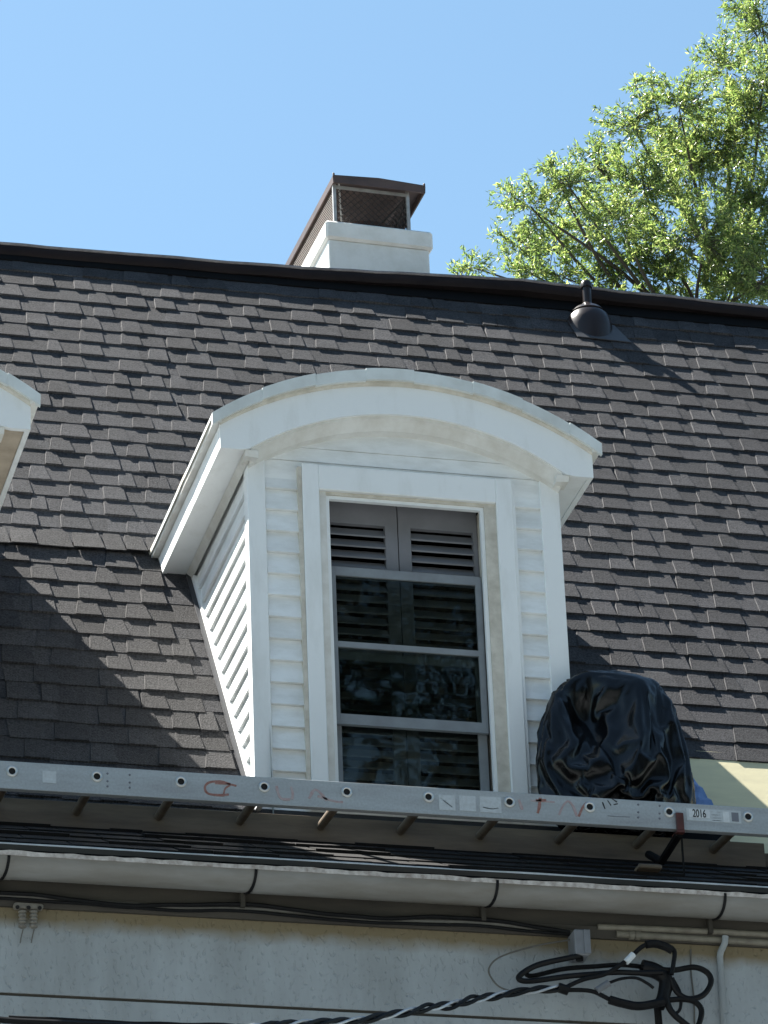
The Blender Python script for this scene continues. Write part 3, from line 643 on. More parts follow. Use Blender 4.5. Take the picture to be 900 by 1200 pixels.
m.prism([RP(VA.x + a, u_v + b, 0.016) for a, b in q], [RP(VA.x + a, u_v + b, 0.012) for a, b in q]); m.build('flange', M['lead'], vt)

# ------------------------------------------------------------------ gutter
gt = thing('gutter', 'grey half round gutter running along the wall top', 'gutter', (CX, 13.47, 7.04))
GC = Vector((0, 13.474, 7.040)); GR = 0.066
joints = [at(x, y, 13.41).x for x, y in ((10, 1020), (300, 1035), (583, 1048), (850, 1062))]
cuts = [X0, joints[0] - 0.88] + joints + [joints[-1] + 0.88, X1]
for i, (a, b) in enumerate(zip(cuts, cuts[1:])):
    R = GR + (0.0015 if i % 2 else 0)
    ring = [(math.pi + math.pi * j / 14) for j in range(15)]
    out = [(GC.y + R * math.cos(t), GC.z + R * math.sin(t)) for t in ring]; inn = [(GC.y + (R - 0.003) * math.cos(t), GC.z + (R - 0.003) * math.sin(t)) for t in reversed(ring)]
    m = MB(); m.sweep([a, b + 0.02], lambda k, x: [(x, y, z) for y, z in out + inn]); m.build('gutter_length', M['gutter'], gt, smooth=True)
MB().box(X0, X1, GC.y - GR + 0.012, 13.528, GC.z - 0.03, GC.z - 0.012).build('gutter_silt', M['felt'], gt)  # added near-black fill: shade inside the gutter put into colour
MB().box(X0, X1, 13.5285, 13.5315, 7.03, 7.104).build('gutter_apron', M['felt'], gt)  # added near-black strip over the fascia, painting the shade behind the gutter
rl = random.Random(9)
xs_ = [X0 + (X1 - X0) * i / 220 for i in range(221)]; jit = [(rl.uniform(-0.0025, 0.0025), rl.uniform(-0.002, 0.003)) for _ in xs_]
MB().sweep(xs_, lambda i, x: [(x, GC.y - GR - 0.004 + jit[i][0], GC.z - 0.008), (x, GC.y - GR - 0.004 + jit[i][0], GC.z + 0.008 + jit[i][1]), (x, GC.y - GR + 0.010, GC.z + 0.009 + jit[i][1]), (x, GC.y - GR + 0.010, GC.z - 0.004)]).build('gutter_lip', M['gutlip'], gt)
for jx in joints + [joints[-1] + 0.88, joints[0] - 0.88]:
    ring = [(math.pi * 0.985 + math.pi * 0.62 * j / 12) for j in range(13)]
    m = MB(); m.sweep(ring, lambda k, t: [(jx - 0.004 - 0.02 * (k / 12) ** 2, GC.y + (GR + 0.001) * math.cos(t), GC.z + (GR + 0.001) * math.sin(t)), (jx + 0.006 - 0.02 * (k / 12) ** 2, GC.y + (GR + 0.001) * math.cos(t), GC.z + (GR + 0.001) * math.sin(t)), (jx + 0.006 - 0.02 * (k / 12) ** 2, GC.y + (GR + 0.005) * math.cos(t), GC.z + (GR + 0.005) * math.sin(t)), (jx - 0.004 - 0.02 * (k / 12) ** 2, GC.y + (GR + 0.005) * math.cos(t), GC.z + (GR + 0.005) * math.sin(t))])
    st = m.build('strap', M['black'], gt)
    MB().box(jx - 0.034, jx - 0.018, 13.505, 13.531, 6.93, 6.992).build('bracket', M['fascia'], gt)

# ------------------------------------------------------------------ ladder
ld = thing('ladder', 'aluminium ladder lying flat along the roof foot, with rung ends showing', 'ladder', (CX, YL, 7.41))
LX0, LX1 = 1.0, 6.3; ZB, ZT = 7.408, 7.513; RW = 0.405; DZ = 0.030
def rail(x0, x1, y, z0, z1, sgn, dep=0.028, t=0.004):
    """a channel: web at y, flanges toward sgn"""
    a, b = (y, y + t) if sgn > 0 else (y - t, y)
    m = MB(); prof = [(y, z0), (y, z1), (y + sgn * dep, z1), (y + sgn * dep, z1 - t), (y + sgn * t, z1 - t), (y + sgn * t, z0 + t), (y + sgn * dep, z0 + t), (y + sgn * dep, z0)]
    m.sweep([x0, x1], lambda k, x: [(x, p, q) for p, q in prof]); return m
rail(LX0, LX1, YL, ZB, ZT, 1).build('side_rail', M['alu'], ld, bevel=0.0012)
XE = 5.235
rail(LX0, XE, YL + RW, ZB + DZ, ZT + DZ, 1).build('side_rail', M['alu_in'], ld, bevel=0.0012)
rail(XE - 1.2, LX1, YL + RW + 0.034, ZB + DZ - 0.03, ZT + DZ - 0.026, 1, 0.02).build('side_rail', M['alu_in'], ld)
hx = 2.2867
ks = range(-4, 14)
for k in ks:
    x = hx + 0.3048 * k
    if x > LX1 - 0.05: continue
    zr = 7.474
    end = YL + RW - 0.001 if x < XE else YL + RW + 0.033
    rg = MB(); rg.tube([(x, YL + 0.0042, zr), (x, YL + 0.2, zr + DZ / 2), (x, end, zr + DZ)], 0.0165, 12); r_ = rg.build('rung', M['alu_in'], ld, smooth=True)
    MB().lathe((x, YL - 0.0002, zr), [(0.0125, 0.0), (0.0125, 0.004), (0.0155, 0.006), (0.0205, 0.004), (0.0215, 0.0)], 20, Vector((0, -1, 0))).build('rung_ring', M['ring'], ld, smooth=True)
    MB().lathe((x, YL - 0.0006, zr), [(0.0125, 0.0), (0.0122, 0.0012)], 16, Vector((0, -1, 0))).build('rung_hole', M['hole'], ld)
def on_rail(px, py, d=0.0015): p = at(px, py, YL - d); return p
for cxp in (126, 152, 748, 773):
    dy = 0.0585 * (cxp - 0)
    for yy in (906.5 - 126 * 0.0585, 915.5 - 126 * 0.0585, 921.5 - 126 * 0.0585):
        p = on_rail(cxp, yy + dy, 0.0); MB().lathe(p, [(0.0042, 0), (0.0038, 0.002), (0.0, 0.0028)], 8, Vector((0, -1, 0))).build('rivet', M['greyink'], ld)
def mark(pts, r, mt, nm='paint_mark'):
    path = smooth_path([on_rail(x, y, 0.0) for x, y in pts], 5)
    m = MB(); N_ = len(path)
    def ring(k, p):
        t = (path[min(k + 1, N_ - 1)] - path[max(k - 1, 0)]).normalized(); nrm = Vector((t.z, 0, -t.x)) * r * (0.7 + 0.5 * abs(noise.noise(p * 40)))
        return [p + nrm + Vector((0, -0.0012, 0)), p - nrm + Vector((0, -0.0012, 0)), p - nrm + Vector((0, 0.0005, 0)), p + nrm + Vector((0, 0.0005, 0))]
    m.sweep(path, ring); m.build(nm, mt, ld)
mark([(270, 919), (258, 916), (245, 917), (240, 923), (244, 930), (258, 932), (268, 931)], 0.0055, M['redmark'])
mark([(252, 918), (268, 919), (277, 921)], 0.004, M['redmark'])
mark([(262, 931), (264, 924), (270, 920)], 0.004, M['redmark'])
mark([(324, 921), (326, 930), (330, 936), (340, 937)], 0.006, M['redfade'])
mark([(341, 922), (343, 930), (342, 937)], 0.006, M['redfade'])
mark([(362, 936), (368, 926), (374, 928), (383, 938)], 0.006, M['redfade'])
mark([(372, 933), (392, 939), (402, 940)], 0.005, M['redfade'])
mark([(628, 938), (640, 938)], 0.006, M['redmark']); mark([(633, 935), (632, 945), (630, 953)], 0.006, M['redmark']); mark([(622, 938), (650, 940)], 0.004, M['redfade'])
mark([(655, 955), (660, 944), (666, 939), (672, 946), (676, 957)], 0.005, M['redfade']); mark([(678, 957), (683, 946), (688, 941)], 0.006, M['redmark']); mark([(608, 937), (612, 949)], 0.006, M['redfade'])
def sticker(x0, y0, x1, y1, mt, d=0.0012, nm='sticker'):
    a = on_rail(x0, y0); b = on_rail(x1, y1); return MB().box(a.x, b.x, YL - d, YL - 0.0002, min(a.z, b.z), max(a.z, b.z)).build(nm, mt, ld)
sticker(514, 931, 534, 950, M['oldsticker']); sticker(538, 932, 558, 951, M['oldsticker']); sticker(562, 933, 588, 953, M['oldsticker'])
sticker(50, 903, 66, 918, M['oldsticker'])
mark([(516, 935), (522, 940), (530, 946)], 0.002, M['greyink']); mark([(566, 946), (576, 948), (584, 947)], 0.002, M['greyink'])
for a, b in (((706, 940), (709, 948)), ((712, 938), (716, 944)), ((717, 936), (723, 940)), ((719, 943), (724, 942))): mark([a, ((a[0] + b[0]) / 2, (a[1] + b[1]) / 2), b], 0.0022, M['ink'], 'lettering')
mark([(712, 956), (725, 957), (738, 957.5)], 0.0012, M['greyink'], 'lettering')
sticker(804, 946.5, 869, 965, M['oldsticker']); sticker(807, 948, 832, 959, M['sticker'], 0.002)
for yy in (951, 954.5, 958, 961): mark([(833, yy + 0.4), (838, yy + 0.7), (845, yy + 1)], 0.0012, M['greyink'], 'printed_line')
sticker(847, 951, 855, 964, M['sticker'], 0.002); s2 = sticker(857, 952, 866, 963, M['greyink'], 0.0022, 'printed_picture')
fc = bpy.data.curves.new('lettering', 'FONT'); fc.body = '2016'; fc.size = 0.046; fc.extrude = 0.0004; fc.align_x = 'CENTER'; fc.align_y = 'CENTER'; fc.offset = 0.0004; fc.space_character = 0.95
fo = bpy.data.objects.new('lettering_curve', fc); COL.objects.link(fo); bpy.context.view_layer.update()
me = bpy.data.meshes.new_from_object(fo.evaluated_get(bpy.context.evaluated_depsgraph_get())); bpy.data.objects.remove(fo)
me.materials.clear(); me.materials.append(M['ink']); lt = bpy.data.objects.new('lettering', me); COL.objects.link(lt); lt.parent = ld
lt.rotation_euler = (math.pi / 2, 0, 0); lt.location = on_rail(819.5, 953.7, 0.0026) - ld.location; lt["label"] = "black printed number 2016"; lt.scale = (0.60, 0.95, 1)

# red hook and dark support arm that carry the ladder
hk = thing('ladder_bracket', 'dark steel support arm with a red hook gripping the ladder rail', 'bracket', tuple(at(795, 962, YL)))
a, b = on_rail(791, 953), on_rail(801, 969)
MB().box(a.x, b.x, YL - 0.012, YL - 0.004, 7.402, a.z).build('hook', M['red'], hk, bevel=0.002)
MB().box(a.x, b.x, YL - 0.012, YL + 0.05, 7.392, 7.402).build('hook', M['red'], hk)
px_ = (a.x + b.x) / 2
MB().tube([(px_, YL + 0.01, 7.395), (px_ - 0.01, YL + 0.2, 7.36), (px_ - 0.015, YL + 0.33, SP(0, 0.55, 0.02).z)], 0.016, 8).build('arm', M['black'], hk)
MB().box(px_ + 0.02, px_ + 0.026, YL + 0.05, YL + 0.056, SP(0, 0.27, 0.0).z - 0.05, 7.40).build('hanging_strap', M['black'], hk)
sc_ = MB(); p = at(757, 1010, 13.75); sc_.box(p.x - 0.045, p.x + 0.045, 13.70, 13.76, 7.245, 7.262)
tag(sc_.build('scrap', M['alu_in'], None, bevel=0.004), 'small pale scrap lying on the eave shingles under the ladder', 'scrap')

# ------------------------------------------------------------------ black plastic bag
BC = at(721, 872, 14.15)
def settled_sack():
    """a closed sheet of film left to settle over what the sack holds"""
    import bmesh
    def link(nm, bm):
        me = bpy.data.meshes.new(nm); bm.to_mesh(me); bm.free(); o = bpy.data.objects.new(nm, me); COL.objects.link(o); return o
    bm = bmesh.new(); bmesh.ops.create_icosphere(bm, subdivisions=4, radius=1)
    for v in bm.verts:
        n = v.co.copy(); k = 1 + 0.16 * noise.noise(n * 1.6 + Vector((3, 1, 2)))
        v.co = Vector((n.x * 0.25 * k, n.y * 0.14 * k, n.z * 0.27 * k)); v.co.x += 0.10 * max(0, v.co.z)
        fr = v.co.y < 0
        v.co.y += (0.19 * math.exp(-(((v.co.x + 0.07) / 0.11) ** 2 + ((v.co.z - 0.07) / 0.12) ** 2)) + 0.07 * math.exp(-(((v.co.x - 0.12) / 0.15) ** 2 + ((v.co.z + 0.12) / 0.03) ** 2))) if fr else 0
    core = link('sack_contents', bm); core.modifiers.new('c', 'COLLISION'); core.collision.thickness_outer = 0.006; core.collision.cloth_friction = 12
    bm = bmesh.new(); bmesh.ops.create_grid(bm, x_segments=2, y_segments=2, size=2); fl = link('rest', bm); fl.location.z = -0.36
    fl.modifiers.new('c', 'COLLISION'); fl.collision.thickness_outer = 0.006
    bm = bmesh.new(); bmesh.ops.create_icosphere(bm, subdivisions=6, radius=1)
    for v in bm.verts: n = v.co.copy(); v.co = Vector((n.x * 0.36, n.y * 0.25, n.z * 0.38 + 0.02)) + n * 0.02 * noise.noise(n * 5)
    o = link('film', bm); md = o.modifiers.new('cloth', 'CLOTH'); st = md.settings
    st.quality = 7; st.mass = 0.12; st.tension_stiffness = 25; st.compression_stiffness = 25; st.shear_stiffness = 12; st.bending_stiffness = 0.06
    st.tension_damping = 8; st.compression_damping = 8; st.shear_damping = 8; st.air_damping = 2; st.use_pressure = True; st.uniform_pressure_force = -3.0
    md.collision_settings.collision_quality = 3; md.collision_settings.distance_min = 0.004; md.collision_settings.use_self_collision = False
    md.point_cache.frame_start = 1; md.point_cache.frame_end = 40
    for f in range(1, 27): SC.frame_set(f)
    out = bpy.data.meshes.new_from_object(o.evaluated_get(bpy.context.evaluated_depsgraph_get()))
    for q in (o, core, fl): bpy.data.objects.remove(q)
    SC.frame_set(1)
    return out
bme = settled_sack()
for v in bme.vertices:
    q = v.co.copy(); fr = min(1, max(0, (0.03 - q.y) / 0.06))
    v.co = Vector((q.x * (0.95 + 0.25 * max(0, q.z)) - 0.012 + 0.03 * max(0, q.z), q.y * 0.9 + 0.09 * max(0, q.z + 0.2) + 0.06 * fr * math.exp(-(((q.x + 0.08) / 0.10) ** 2 + ((q.z - 0.06) / 0.12) ** 2)), q.z * 1.10 + 0.038))
for p_ in bme.polygons: p_.use_smooth = True
bme.materials.clear(); bme.materials.append(M['plastic'])
bag = bpy.data.objects.new('plastic_bag', bme); COL.objects.link(bag); bag.location = BC
tag(bag, 'crumpled black plastic sack slumped against the dormer behind the ladder', 'plastic bag')
# blue tarp corner
tm = MB(); a = at(783, 952, 14.13); NN = 10
tp = [[None] * (NN + 1) for _ in range(NN + 1)]
c00, c10, c01, c11 = at(782, 958, 14.10), at(848, 958, 14.13), at(796, 905, 14.26), at(812, 910, 14.28)
for i in range(NN + 1):
    for j in range(NN + 1):
        s, t = i / NN, j / NN
        P = (c00 * (1 - s) + c10 * s) * (1 - t) + (c01 * (1 - s) + c11 * s) * t
        P = P + Vector((0, 0.018 * noise.noise(P * 22), 0.006 * noise.noise(P * 30))); P.y -= 0.02 * math.exp(-((s - 0.35) / 0.08) ** 2)
        tp[i][j] = P
vs = [tp[i][j] for i in range(NN + 1) for j in range(NN + 1)]; vs2 = [v + Vector((0.001, 0.004, 0.002)) for v in vs]
fs = [(i * (NN + 1) + j, (i + 1) * (NN + 1) + j, (i + 1) * (NN + 1) + j + 1, i * (NN + 1) + j + 1) for i in range(NN) for j in range(NN)]
tm.add(vs, fs); tm.add(vs2, [f[::-1] for f in fs])
tag(tm.build('tarp', M['tarp'], None), 'crumpled corner of blue tarp peeking out beside the black sack', 'tarp')

# ------------------------------------------------------------------ cables and pipes on the wall
def cable(name, pts, r, mt, label, cat='cable', Y=13.515, group=None, parent=None, n=8):
    P = [at(x, y, Y if len(q) == 0 else q[0]) for x, y, *q in pts]
    path_ = [p + Vector((0, 0.003 * noise.noise(p * 9), 0.0045 * noise.noise(p * 7 + Vector((r * 900, 0, 0))))) for p in smooth_path(P, 8)]
    m = MB(); m.tube(path_, r, n); o = m.build(name, mt, parent, smooth=True)
    if parent is None: tag(o, label, cat, group)
    return o
cable('black_cable', [(-160, 1036), (0, 1046.5), (53, 1050), (99, 1056), (160, 1061.5), (213, 1061.5), (288, 1060), (346, 1066), (407, 1073), (460, 1076.5), (513, 1075), (570, 1077), (622, 1085), (668, 1092)], 0.0075, M['black'], 'upper black cable running under the gutter to the grey box')
cable('black_cable', [(-160, 1043), (0, 1053), (100, 1060), (210, 1067), (292, 1069), (371, 1076), (442, 1081), (549, 1085), (620, 1090.5), (670, 1095)], 0.006, M['black'], 'lower black cable lying along the wall under the grey cable', Y=13.522)
cable('grey_cable', [(-160, 1040), (0, 1049.5), (100, 1058), (210, 1064), (300, 1066), (371, 1071), (442, 1078), (549, 1081), (620, 1088), (672, 1093)], 0.0105, M['pipe_grey'], 'grey painted cable running along the wall between two black ones', Y=13.530)
bx = thing('junction_box', 'small grey plastic box under the gutter where black cables meet', 'junction box', tuple(at(682, 1103, 13.52)))
a, b = at(673, 1088, 13.46), at(692, 1119, 13.46)
MB().box(a.x, b.x, 13.462, 13.55, b.z, a.z).build('case', M['greybox'], bx, bevel=0.004)
MB().box(a.x + 0.034, b.x + 0.003, 13.456, 13.462, b.z + 0.004, a.z - 0.002).build('lid', M['greybox'], bx, bevel=0.002)
MB().lathe(((a.x + b.x) / 2 - 0.005, 13.49, b.z - 0.012), [(0.014, 0), (0.014, 0.012)], 10).build('cable_gland', M['black'], bx)
cable('thin_cable', [(670, 1101.7), (627, 1108), (587, 1121), (573, 1135), (577, 1148), (590, 1159), (617, 1163), (645, 1158)], 0.0032, M['pipe_grey'], 'thin grey wire looping out left of the grey box', Y=13.52)
cable('black_cable', [(684, 1117, 13.49), (670, 1121.7), (633, 1130), (613, 1140), (608, 1147), (620, 1149.5), (660, 1145), (710, 1140), (745, 1140), (776, 1140)], 0.0105, M['black'], 'outer thick black loop hanging from the grey box', Y=13.47)
cable('black_cable', [(681, 1118, 13.50), (660, 1124), (628, 1133), (617, 1140), (624, 1144), (660, 1136), (715, 1131), (745, 1132), (772, 1137)], 0.0085, M['black'], 'inner black loop hanging from the grey box', Y=13.50)
# splice head with loops
sh = thing('splice_head', 'black taped cable splice on the wall with loops of cable', 'cable splice', tuple(at(777, 1160, 13.5)))
m = MB(); m.tube(smooth_path([at(x, y, 13.49) for x, y in ((752, 1134), (768, 1138), (780, 1148), (778, 1166), (772, 1180))], 5), 0.030, 10, 0.022); m.build('taped_joint', M['black'], sh, smooth=True)
m = MB(); m.tube([at(770, 1176, 13.51), at(773, 1210, 13.51)], 0.014, 8); m.build('post', M['black'], sh)
for pts, r in (([(752, 1134), (787, 1137), (813, 1133.5), (829, 1140), (833, 1152), (824, 1166), (807, 1170.5), (793, 1162), (786, 1147)], 0.0105), ([(783, 1172), (800, 1171), (814, 1174), (822, 1184), (819, 1200), (812, 1212)], 0.0105), ([(780, 1160), (782, 1176), (789, 1188), (803, 1200), (816, 1210)], 0.012), ([(788, 1146), (797, 1164), (797, 1182), (790, 1187), (784, 1176)], 0.006)):
    m = MB(); m.tube(smooth_path([at(x, y, 13.475) for x, y in pts], 6), r, 8); m.build('cable_loop', M['black'], sh, smooth=True)
# overhead service drop, three twisted wires coming toward the viewer
sd = thing('service_drop', 'twisted overhead wires, one bare and bright, reaching the cable splice', 'service cable', tuple(at(560, 1172, 13.45)))
path = smooth_path([at(x, y, Y) for x, y, Y in ((-40, 1236, 11.6), (150, 1218, 12.1), (325, 1201, 12.6), (417, 1196, 12.85), (478, 1185.5, 13.0), (542, 1174.5, 13.2), (593, 1164.5, 13.35), (650, 1158.5, 13.45), (664, 1160.5, 13.47))], 16)
for s_i, (mt, ph, r) in enumerate(((M['alu_wire'], 0, 0.0048), (M['black'], 2.1, 0.0072), (M['black'], 4.2, 0.0072))):
    P = []; L_ = 0
    for k, p in enumerate(path):
        if k: L_ += (p - path[k - 1]).length
        a_ = ph + L_ * 22; rr = 0.0088 + (0.006 * math.exp(-((L_ - 2.6) / 0.3) ** 2) if s_i == 2 else 0)
        P.append(p + Vector((0, -math.cos(a_), math.sin(a_))) * rr)
    m = MB(); m.tube(P, r, 7); m.build('wire', mt, sd, smooth=True)
m = MB(); m.tube([at(654, 1157, 13.455), at(666, 1161, 13.455)], 0.018, 8); m.build('tie', M['black'], sd)
m = MB(); m.tube(smooth_path([at(x, y, 13.465) for x, y in ((660, 1160), (693, 1161.5), (717, 1172), (747, 1178), (774, 1176))], 6), 0.008, 8); m.build('wire', M['black'], sd, smooth=True)
m = MB(); m.tube(smooth_path([at(x, y, 13.465) for x, y in ((714, 1171.5), (730, 1176), (750, 1179), (778, 1174))], 6), 0.016, 8); m.build('sleeve', M['black'], sd, smooth=True)
m = MB(); m.tube(smooth_path([at(x, y, 13.455) for x, y in ((657, 1160), (683, 1148), (708, 1142), (726, 1131.5), (738, 1122.5), (753, 1109), (766, 1105.5), (779, 1108), (790, 1114.5), (789, 1130), (787, 1142))], 6), 0.0085, 8); m.build('wire', M['black'], sd, smooth=True)
m = MB(); m.tube(smooth_path([at(x, y, 13.455) for x, y in ((757, 1107), (768, 1106), (780, 1109.5), (788, 1114))], 5), 0.015, 8); m.build('sleeve', M['black'], sd, smooth=True)
m = MB(); m.tube([at(733.5, 1127.5, 13.45), at(742, 1118.5, 13.45)], 0.0125, 8); m.build('connector', M['sticker'], sd)
m = MB(); m.tube([at(699, 1161, 13.46), at(713, 1152, 13.46)], 0.0135, 8); m.build('connector', M['greybox'], sd)
m = MB(); m.tube(smooth_path([at(x, y, 13.47) for x, y in ((713, 1152), (728, 1147), (745, 1146), (758, 1152), (766, 1158))], 5), 0.006, 6); m.build('wire', M['black'], sd, smooth=True)
# painted conduit along the top of the wall, with a down pipe
pp = thing('conduit', 'cream painted conduit along the wall top turning down beside the cable splice', 'conduit', tuple(at(850, 1105, 13.53)))
m = MB(); m.tube([at(722, 1094.5, 13.535), at(843, 1101.5, 13.535), at(1000, 1110.5, 13.535)], 0.0125, 10); m.build('pipe', M['pipe_paint'], pp, smooth=True)
m = MB(); m.tube([at(700, 1086, 13.53), at(843, 1092, 13.53), at(1000, 1101, 13.53)], 0.0115, 10); m.build('pipe', M['pipe_paint'], pp, smooth=True)
m = MB(); m.tube(smooth_path([at(850, 1097, 13.51), at(849, 1106, 13.515), at(844, 1118, 13.545), at(844.5, 1135, 13.553), at(848, 1200, 13.553), at(852, 1280, 13.553)], 5), 0.012, 10); m.build('down_pipe', M['wall'], pp, smooth=True)
for x, y in ((740, 1095.5), (747, 1095.9)): m = MB(); m.tube([at(x - 3, y, 13.535), at(x + 3, y + 0.3, 13.535)], 0.0165, 10); m.build('coupling', M['pipe_paint'], pp)
cable('wall_wire', [(809.5, 1112), (810, 1140), (813, 1170), (814.5, 1215)], 0.003, M['pipe_grey'], 'thin painted wire running down the wall beside the cable loops', Y=13.556)
cable('overhead_wire', [(-60, 1186, 12.8), (0, 1194, 12.8), (40, 1197.5, 12.8), (120, 1201, 12.8), (260, 1207, 12.8)], 0.011, M['black'], 'thick black wire crossing the bottom corner of the view')
cable('overhead_wire', [(10, 1191.5, 12.9), (60, 1193.5, 12.9), (120, 1196.5, 12.9), (200, 1199, 12.9), (330, 1203, 12.9)], 0.0045, M['black'], 'thin black wire crossing just above the thick one at the bottom')
# old wire holder
ir = thing('insulator_bracket', 'old white porcelain wire holder with two ribbed pins under the gutter', 'wire holder', tuple(at(33, 1062, 13.55)))
a, b = at(16, 1057, 13.53), at(51, 1066, 13.53)
m = MB(); n = 10; cxi = (a.x + b.x) / 2; czi = (a.z + b.z) / 2; hw_, hh_ = (b.x - a.x) / 2, (a.z - b.z) / 2
outl = [(cxi + (hw_ - hh_) * (1 if math.cos(t) > 0 else -1) + hh_ * math.cos(t), czi + hh_ * math.sin(t)) for t in [2 * math.pi * j / 24 + 0.01 for j in range(24)]]
m.prism([(x, 13.528, z) for x, z in outl], [(x, 13.552, z) for x, z in outl]); m.build('plate', M['porcelain'], ir, bevel=0.002)
for x, y in ((20.5, 1063), (33.5, 1063.5), (46.5, 1064)):
    p = at(x, y, 13.526); MB().lathe(p, [(0.0075, 0), (0.007, 0.002)], 10, Vector((0, -1, 0))).build('screw_hole', M['hole'], ir)
for x in (26, 39):
    prof = []
    p = at(x, 1088, 13.535); q = at(x - 1, 1067, 13.535); H_ = q.z - p.z
    for k in range(5): prof += [(0.0095, H_ * k / 5), (0.014, H_ * (k + 0.25) / 5), (0.0145, H_ * (k + 0.55) / 5), (0.0095, H_ * (k + 0.8) / 5)]
    MB().lathe((p.x, 13.53, p.z), prof, 12).build('ribbed_pin', M['porcelain'], ir)
    m = MB(); m.tube([at(x + 1, 1089, 13.545), at(x - 1, 1097, 13.55), at(x - 2.5, 1105, 13.552)], 0.002, 5); m.build('wire_stub', M['pipe_grey'], ir)

# ------------------------------------------------------------------ tree behind the house
YT = 33.0
tx = at(905, 200, YT).x + 2.5
tree = thing('tree', 'tall leafy tree with narrow green leaves behind the roof', 'tree', (tx, YT + 1, 0))
rt = random.Random(42)
def limb(m, pts, r0, r1): m.tube(smooth_path(pts, 5), r0, 8, r1)
fork = Vector((tx - 0.3, YT + 1.0, at(900, 420, YT).z))
m = MB(); m.tube(smooth_path([(tx, YT + 1, 0), (tx + 0.1, YT + 1, 6), (tx - 0.1, YT + 1.05, 12), fork], 6), 0.42, 12, 0.22); m.build('trunk', M['bark'], tree, smooth=True)
clus = [(556, 314, 20), (540, 322, 12), (622, 242, 34), (608, 290, 34), (648, 292, 40), (665, 216, 36), (700, 196, 40), (690, 262, 48), (742, 150, 40), (755, 225, 55), (735, 305, 46), (796, 128, 45), (818, 200, 58), (826, 285, 56), (852, 82, 42), (893, 32, 44), (880, 140, 60), (893, 235, 60), (900, 325, 50), (780, 325, 38), (870, 10, 28), (660, 325, 30), (600, 230, 16), (700, 330, 36), (830, 340, 36), (620, 320, 26), (770, 285, 40), (870, 290, 44), (725, 260, 36), (895, 90, 40), (850, 170, 44), (790, 180, 40), (895, 290, 40), (860, 335, 34), (648, 200, 14), (765, 100, 20), (745, 100, 10)]
for _ in range(46): clus.append((rt.uniform(915, 1500), rt.uniform(-260, 520), rt.uniform(45, 75)))
for _ in range(14): clus.append((rt.uniform(640, 900), rt.uniform(380, 560), rt.uniform(45, 70)))
crown = MB(); branches = MB(); SC_ = 138.0
def leaf(P, d, L, wd, sp):
    side = d.cross(Vector((rt.uniform(-1, 1), rt.uniform(-1, 1), rt.uniform(-1, 1)))).normalized()
    nn = d.cross(side); b = len(crown.v)
    crown.v += [P, P + d * L * 0.45 + side * wd + nn * 0.004, P + d * L - nn * 0.006, P + d * L * 0.45 - side * wd + nn * 0.004]; crown.f.append((b, b + 1, b + 2, b + 3))
hubs = [fork + Vector((dx, dy, dz)) for dx, dy, dz in ((-1.6, -0.5, 0.6), (-2.4, 0.2, 1.6), (-1.0, 0.4, 2.6), (0.6, -0.3, 2.2), (1.4, 0.2, 1.0), (-2.9, -0.4, 0.4))]
for h_ in hubs:
    mb = MB(); limb(mb, [fork - Vector((0, 0, 0.4)), (fork + h_) / 2 + Vector((rt.uniform(-.2, .2), rt.uniform(-.2, .2), 0.05)), h_], 0.15, 0.06); mb.build('limb', M['bark'], tree, smooth=True)
for (px, py, r) in clus:
    inview = px < 915 and py < 375
    C_ = at(px, py, YT + rt.uniform(-0.9, 0.9)); R_ = r / SC_
    h_ = min(hubs, key=lambda h: (h - C_).length)
    mid = (h_ + C_) / 2 + Vector((rt.uniform(-.15, .15), rt.uniform(-.15, .15), rt.uniform(-0.15, 0.0)))
    branches.tube(smooth_path([h_, mid, C_], 5), 0.030, 6, 0.007)
    ntw = int(7 + 72 * (R_ / 0.4) ** 2) if inview else int(5 + 40 * (R_ / 0.4) ** 2)
    for _ in range(ntw):
        d0 = Vector((rt.gauss(0, 1), rt.gauss(0, 1), rt.gauss(0.15, 0.9))).normalized()
        base = C_ + d0 * R_ * rt.random() ** 0.6 * 0.75
        d = (d0 * 0.8 + Vector((rt.uniform(-.5, .5), rt.uniform(-.5, .5), rt.uniform(-0.2, 0.5)))).normalized()
        TL = R_ * rt.uniform(0.35, 0.75) + 0.05
        end = base + d * TL + Vector((0, 0, -0.05 * TL))
        if inview: branches.tube([C_ + (base - C_) * 0.4, base, end], 0.004, 3, 0.0015)
        nl = int(TL / 0.0062)
        for k in range(nl):
            t = k / max(1, nl); P = base + (end - base) * t + Vector((rt.gauss(0, .012), rt.gauss(0, .012), rt.gauss(0, .012)))
            ld_ = (d * rt.uniform(0.2, 0.9) + Vector((rt.gauss(0, .7), rt.gauss(0, .7), rt.gauss(-0.15, .6)))).normalized()
            leaf(P, ld_, rt.uniform(0.036, 0.078), rt.uniform(0.006, 0.0105), 0)
branches.build('branches', M['bark'], tree)
me = bpy.data.meshes.new('crown'); me.from_pydata([tuple(v - tree.location) for v in crown.v], [], crown.f); me.materials.append(M['leaf'])
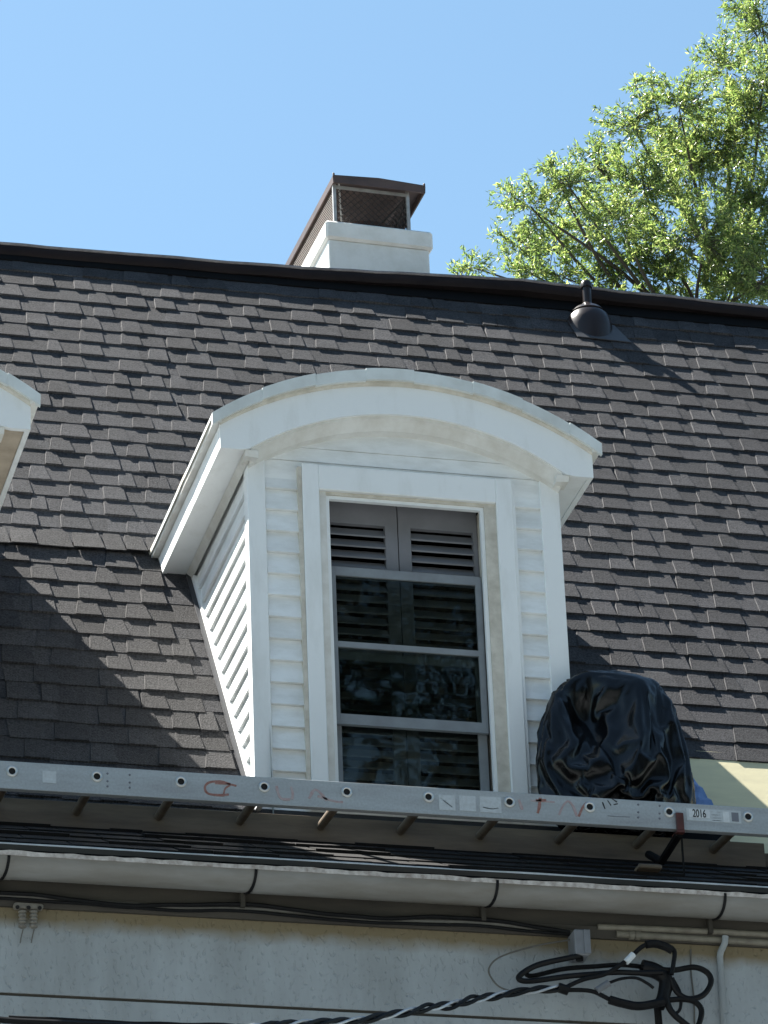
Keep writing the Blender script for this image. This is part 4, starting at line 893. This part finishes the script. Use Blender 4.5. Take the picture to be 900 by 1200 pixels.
o = bpy.data.objects.new('crown', me); COL.objects.link(o); o.parent = tree; o["kind"] = "stuff"
print("leaves", len(crown.f), "tabs", len(tabs))

# ------------------------------------------------------------------ tall trees across the street, mirrored in the glass and the plastic
rw = random.Random(77); wood = MB()
for (tx_, ty_, th_, tr_) in ((9, -9.5, 27, 6.0), (0, -11, 26, 5.5), (17.5, -10, 27, 6.0), (-9, -10, 25, 5.5), (26, -9, 25, 5.5), (-18, -9, 24, 5.5), (13, -15, 29, 6), (4, -16, 29, 6), (22, -16, 28, 6), (35, -8, 23, 5.5)):
    wood.tube([(tx_, ty_, 0), (tx_ + 0.2, ty_, th_ * 0.4), (tx_, ty_, th_ * 0.8)], 0.45, 8, 0.15)
    for k in range(75):
        a_ = rw.uniform(0, 6.283); zz = rw.uniform(0.22, 0.96); rr = tr_ * math.sqrt(max(0.02, 1 - ((zz - 0.55) / 0.45) ** 2)) * rw.uniform(0.3, 1.0)
        Cc = Vector((tx_ + rr * math.cos(a_), ty_ + rr * math.sin(a_), th_ * zz)); R2 = rw.uniform(0.8, 1.5)
        for q in range(230):
            d_ = Vector((rw.gauss(0, 1), rw.gauss(0, 1), rw.gauss(0, 1))).normalized(); P = Cc + d_ * R2 * rw.random() ** 0.4
            s1 = d_.orthogonal().normalized() * rw.uniform(0.08, 0.18); s2_ = Vector((rw.gauss(0, 1), rw.gauss(0, 1), rw.gauss(0, 1))).normalized().cross(s1).normalized() * rw.uniform(0.08, 0.2)
            b_ = len(wood.v); wood.v += [P - s1, P + s2_, P + s1, P - s2_]; wood.f.append((b_, b_ + 1, b_ + 2, b_ + 3))
M['far_leaf'] = mat('dark_foliage', (0.016, 0.021, 0.011), 0.8, (0.010, 0.014, 0.007), 1.0)
me = bpy.data.meshes.new('street_trees'); me.from_pydata([tuple(v) for v in wood.v], [], wood.f); me.materials.append(M['far_leaf'])
o = bpy.data.objects.new('treeline', me); COL.objects.link(o); o["kind"] = "stuff"; o["label"] = "dark leafy trees across the street mirrored in the window"; o["category"] = "treeline"
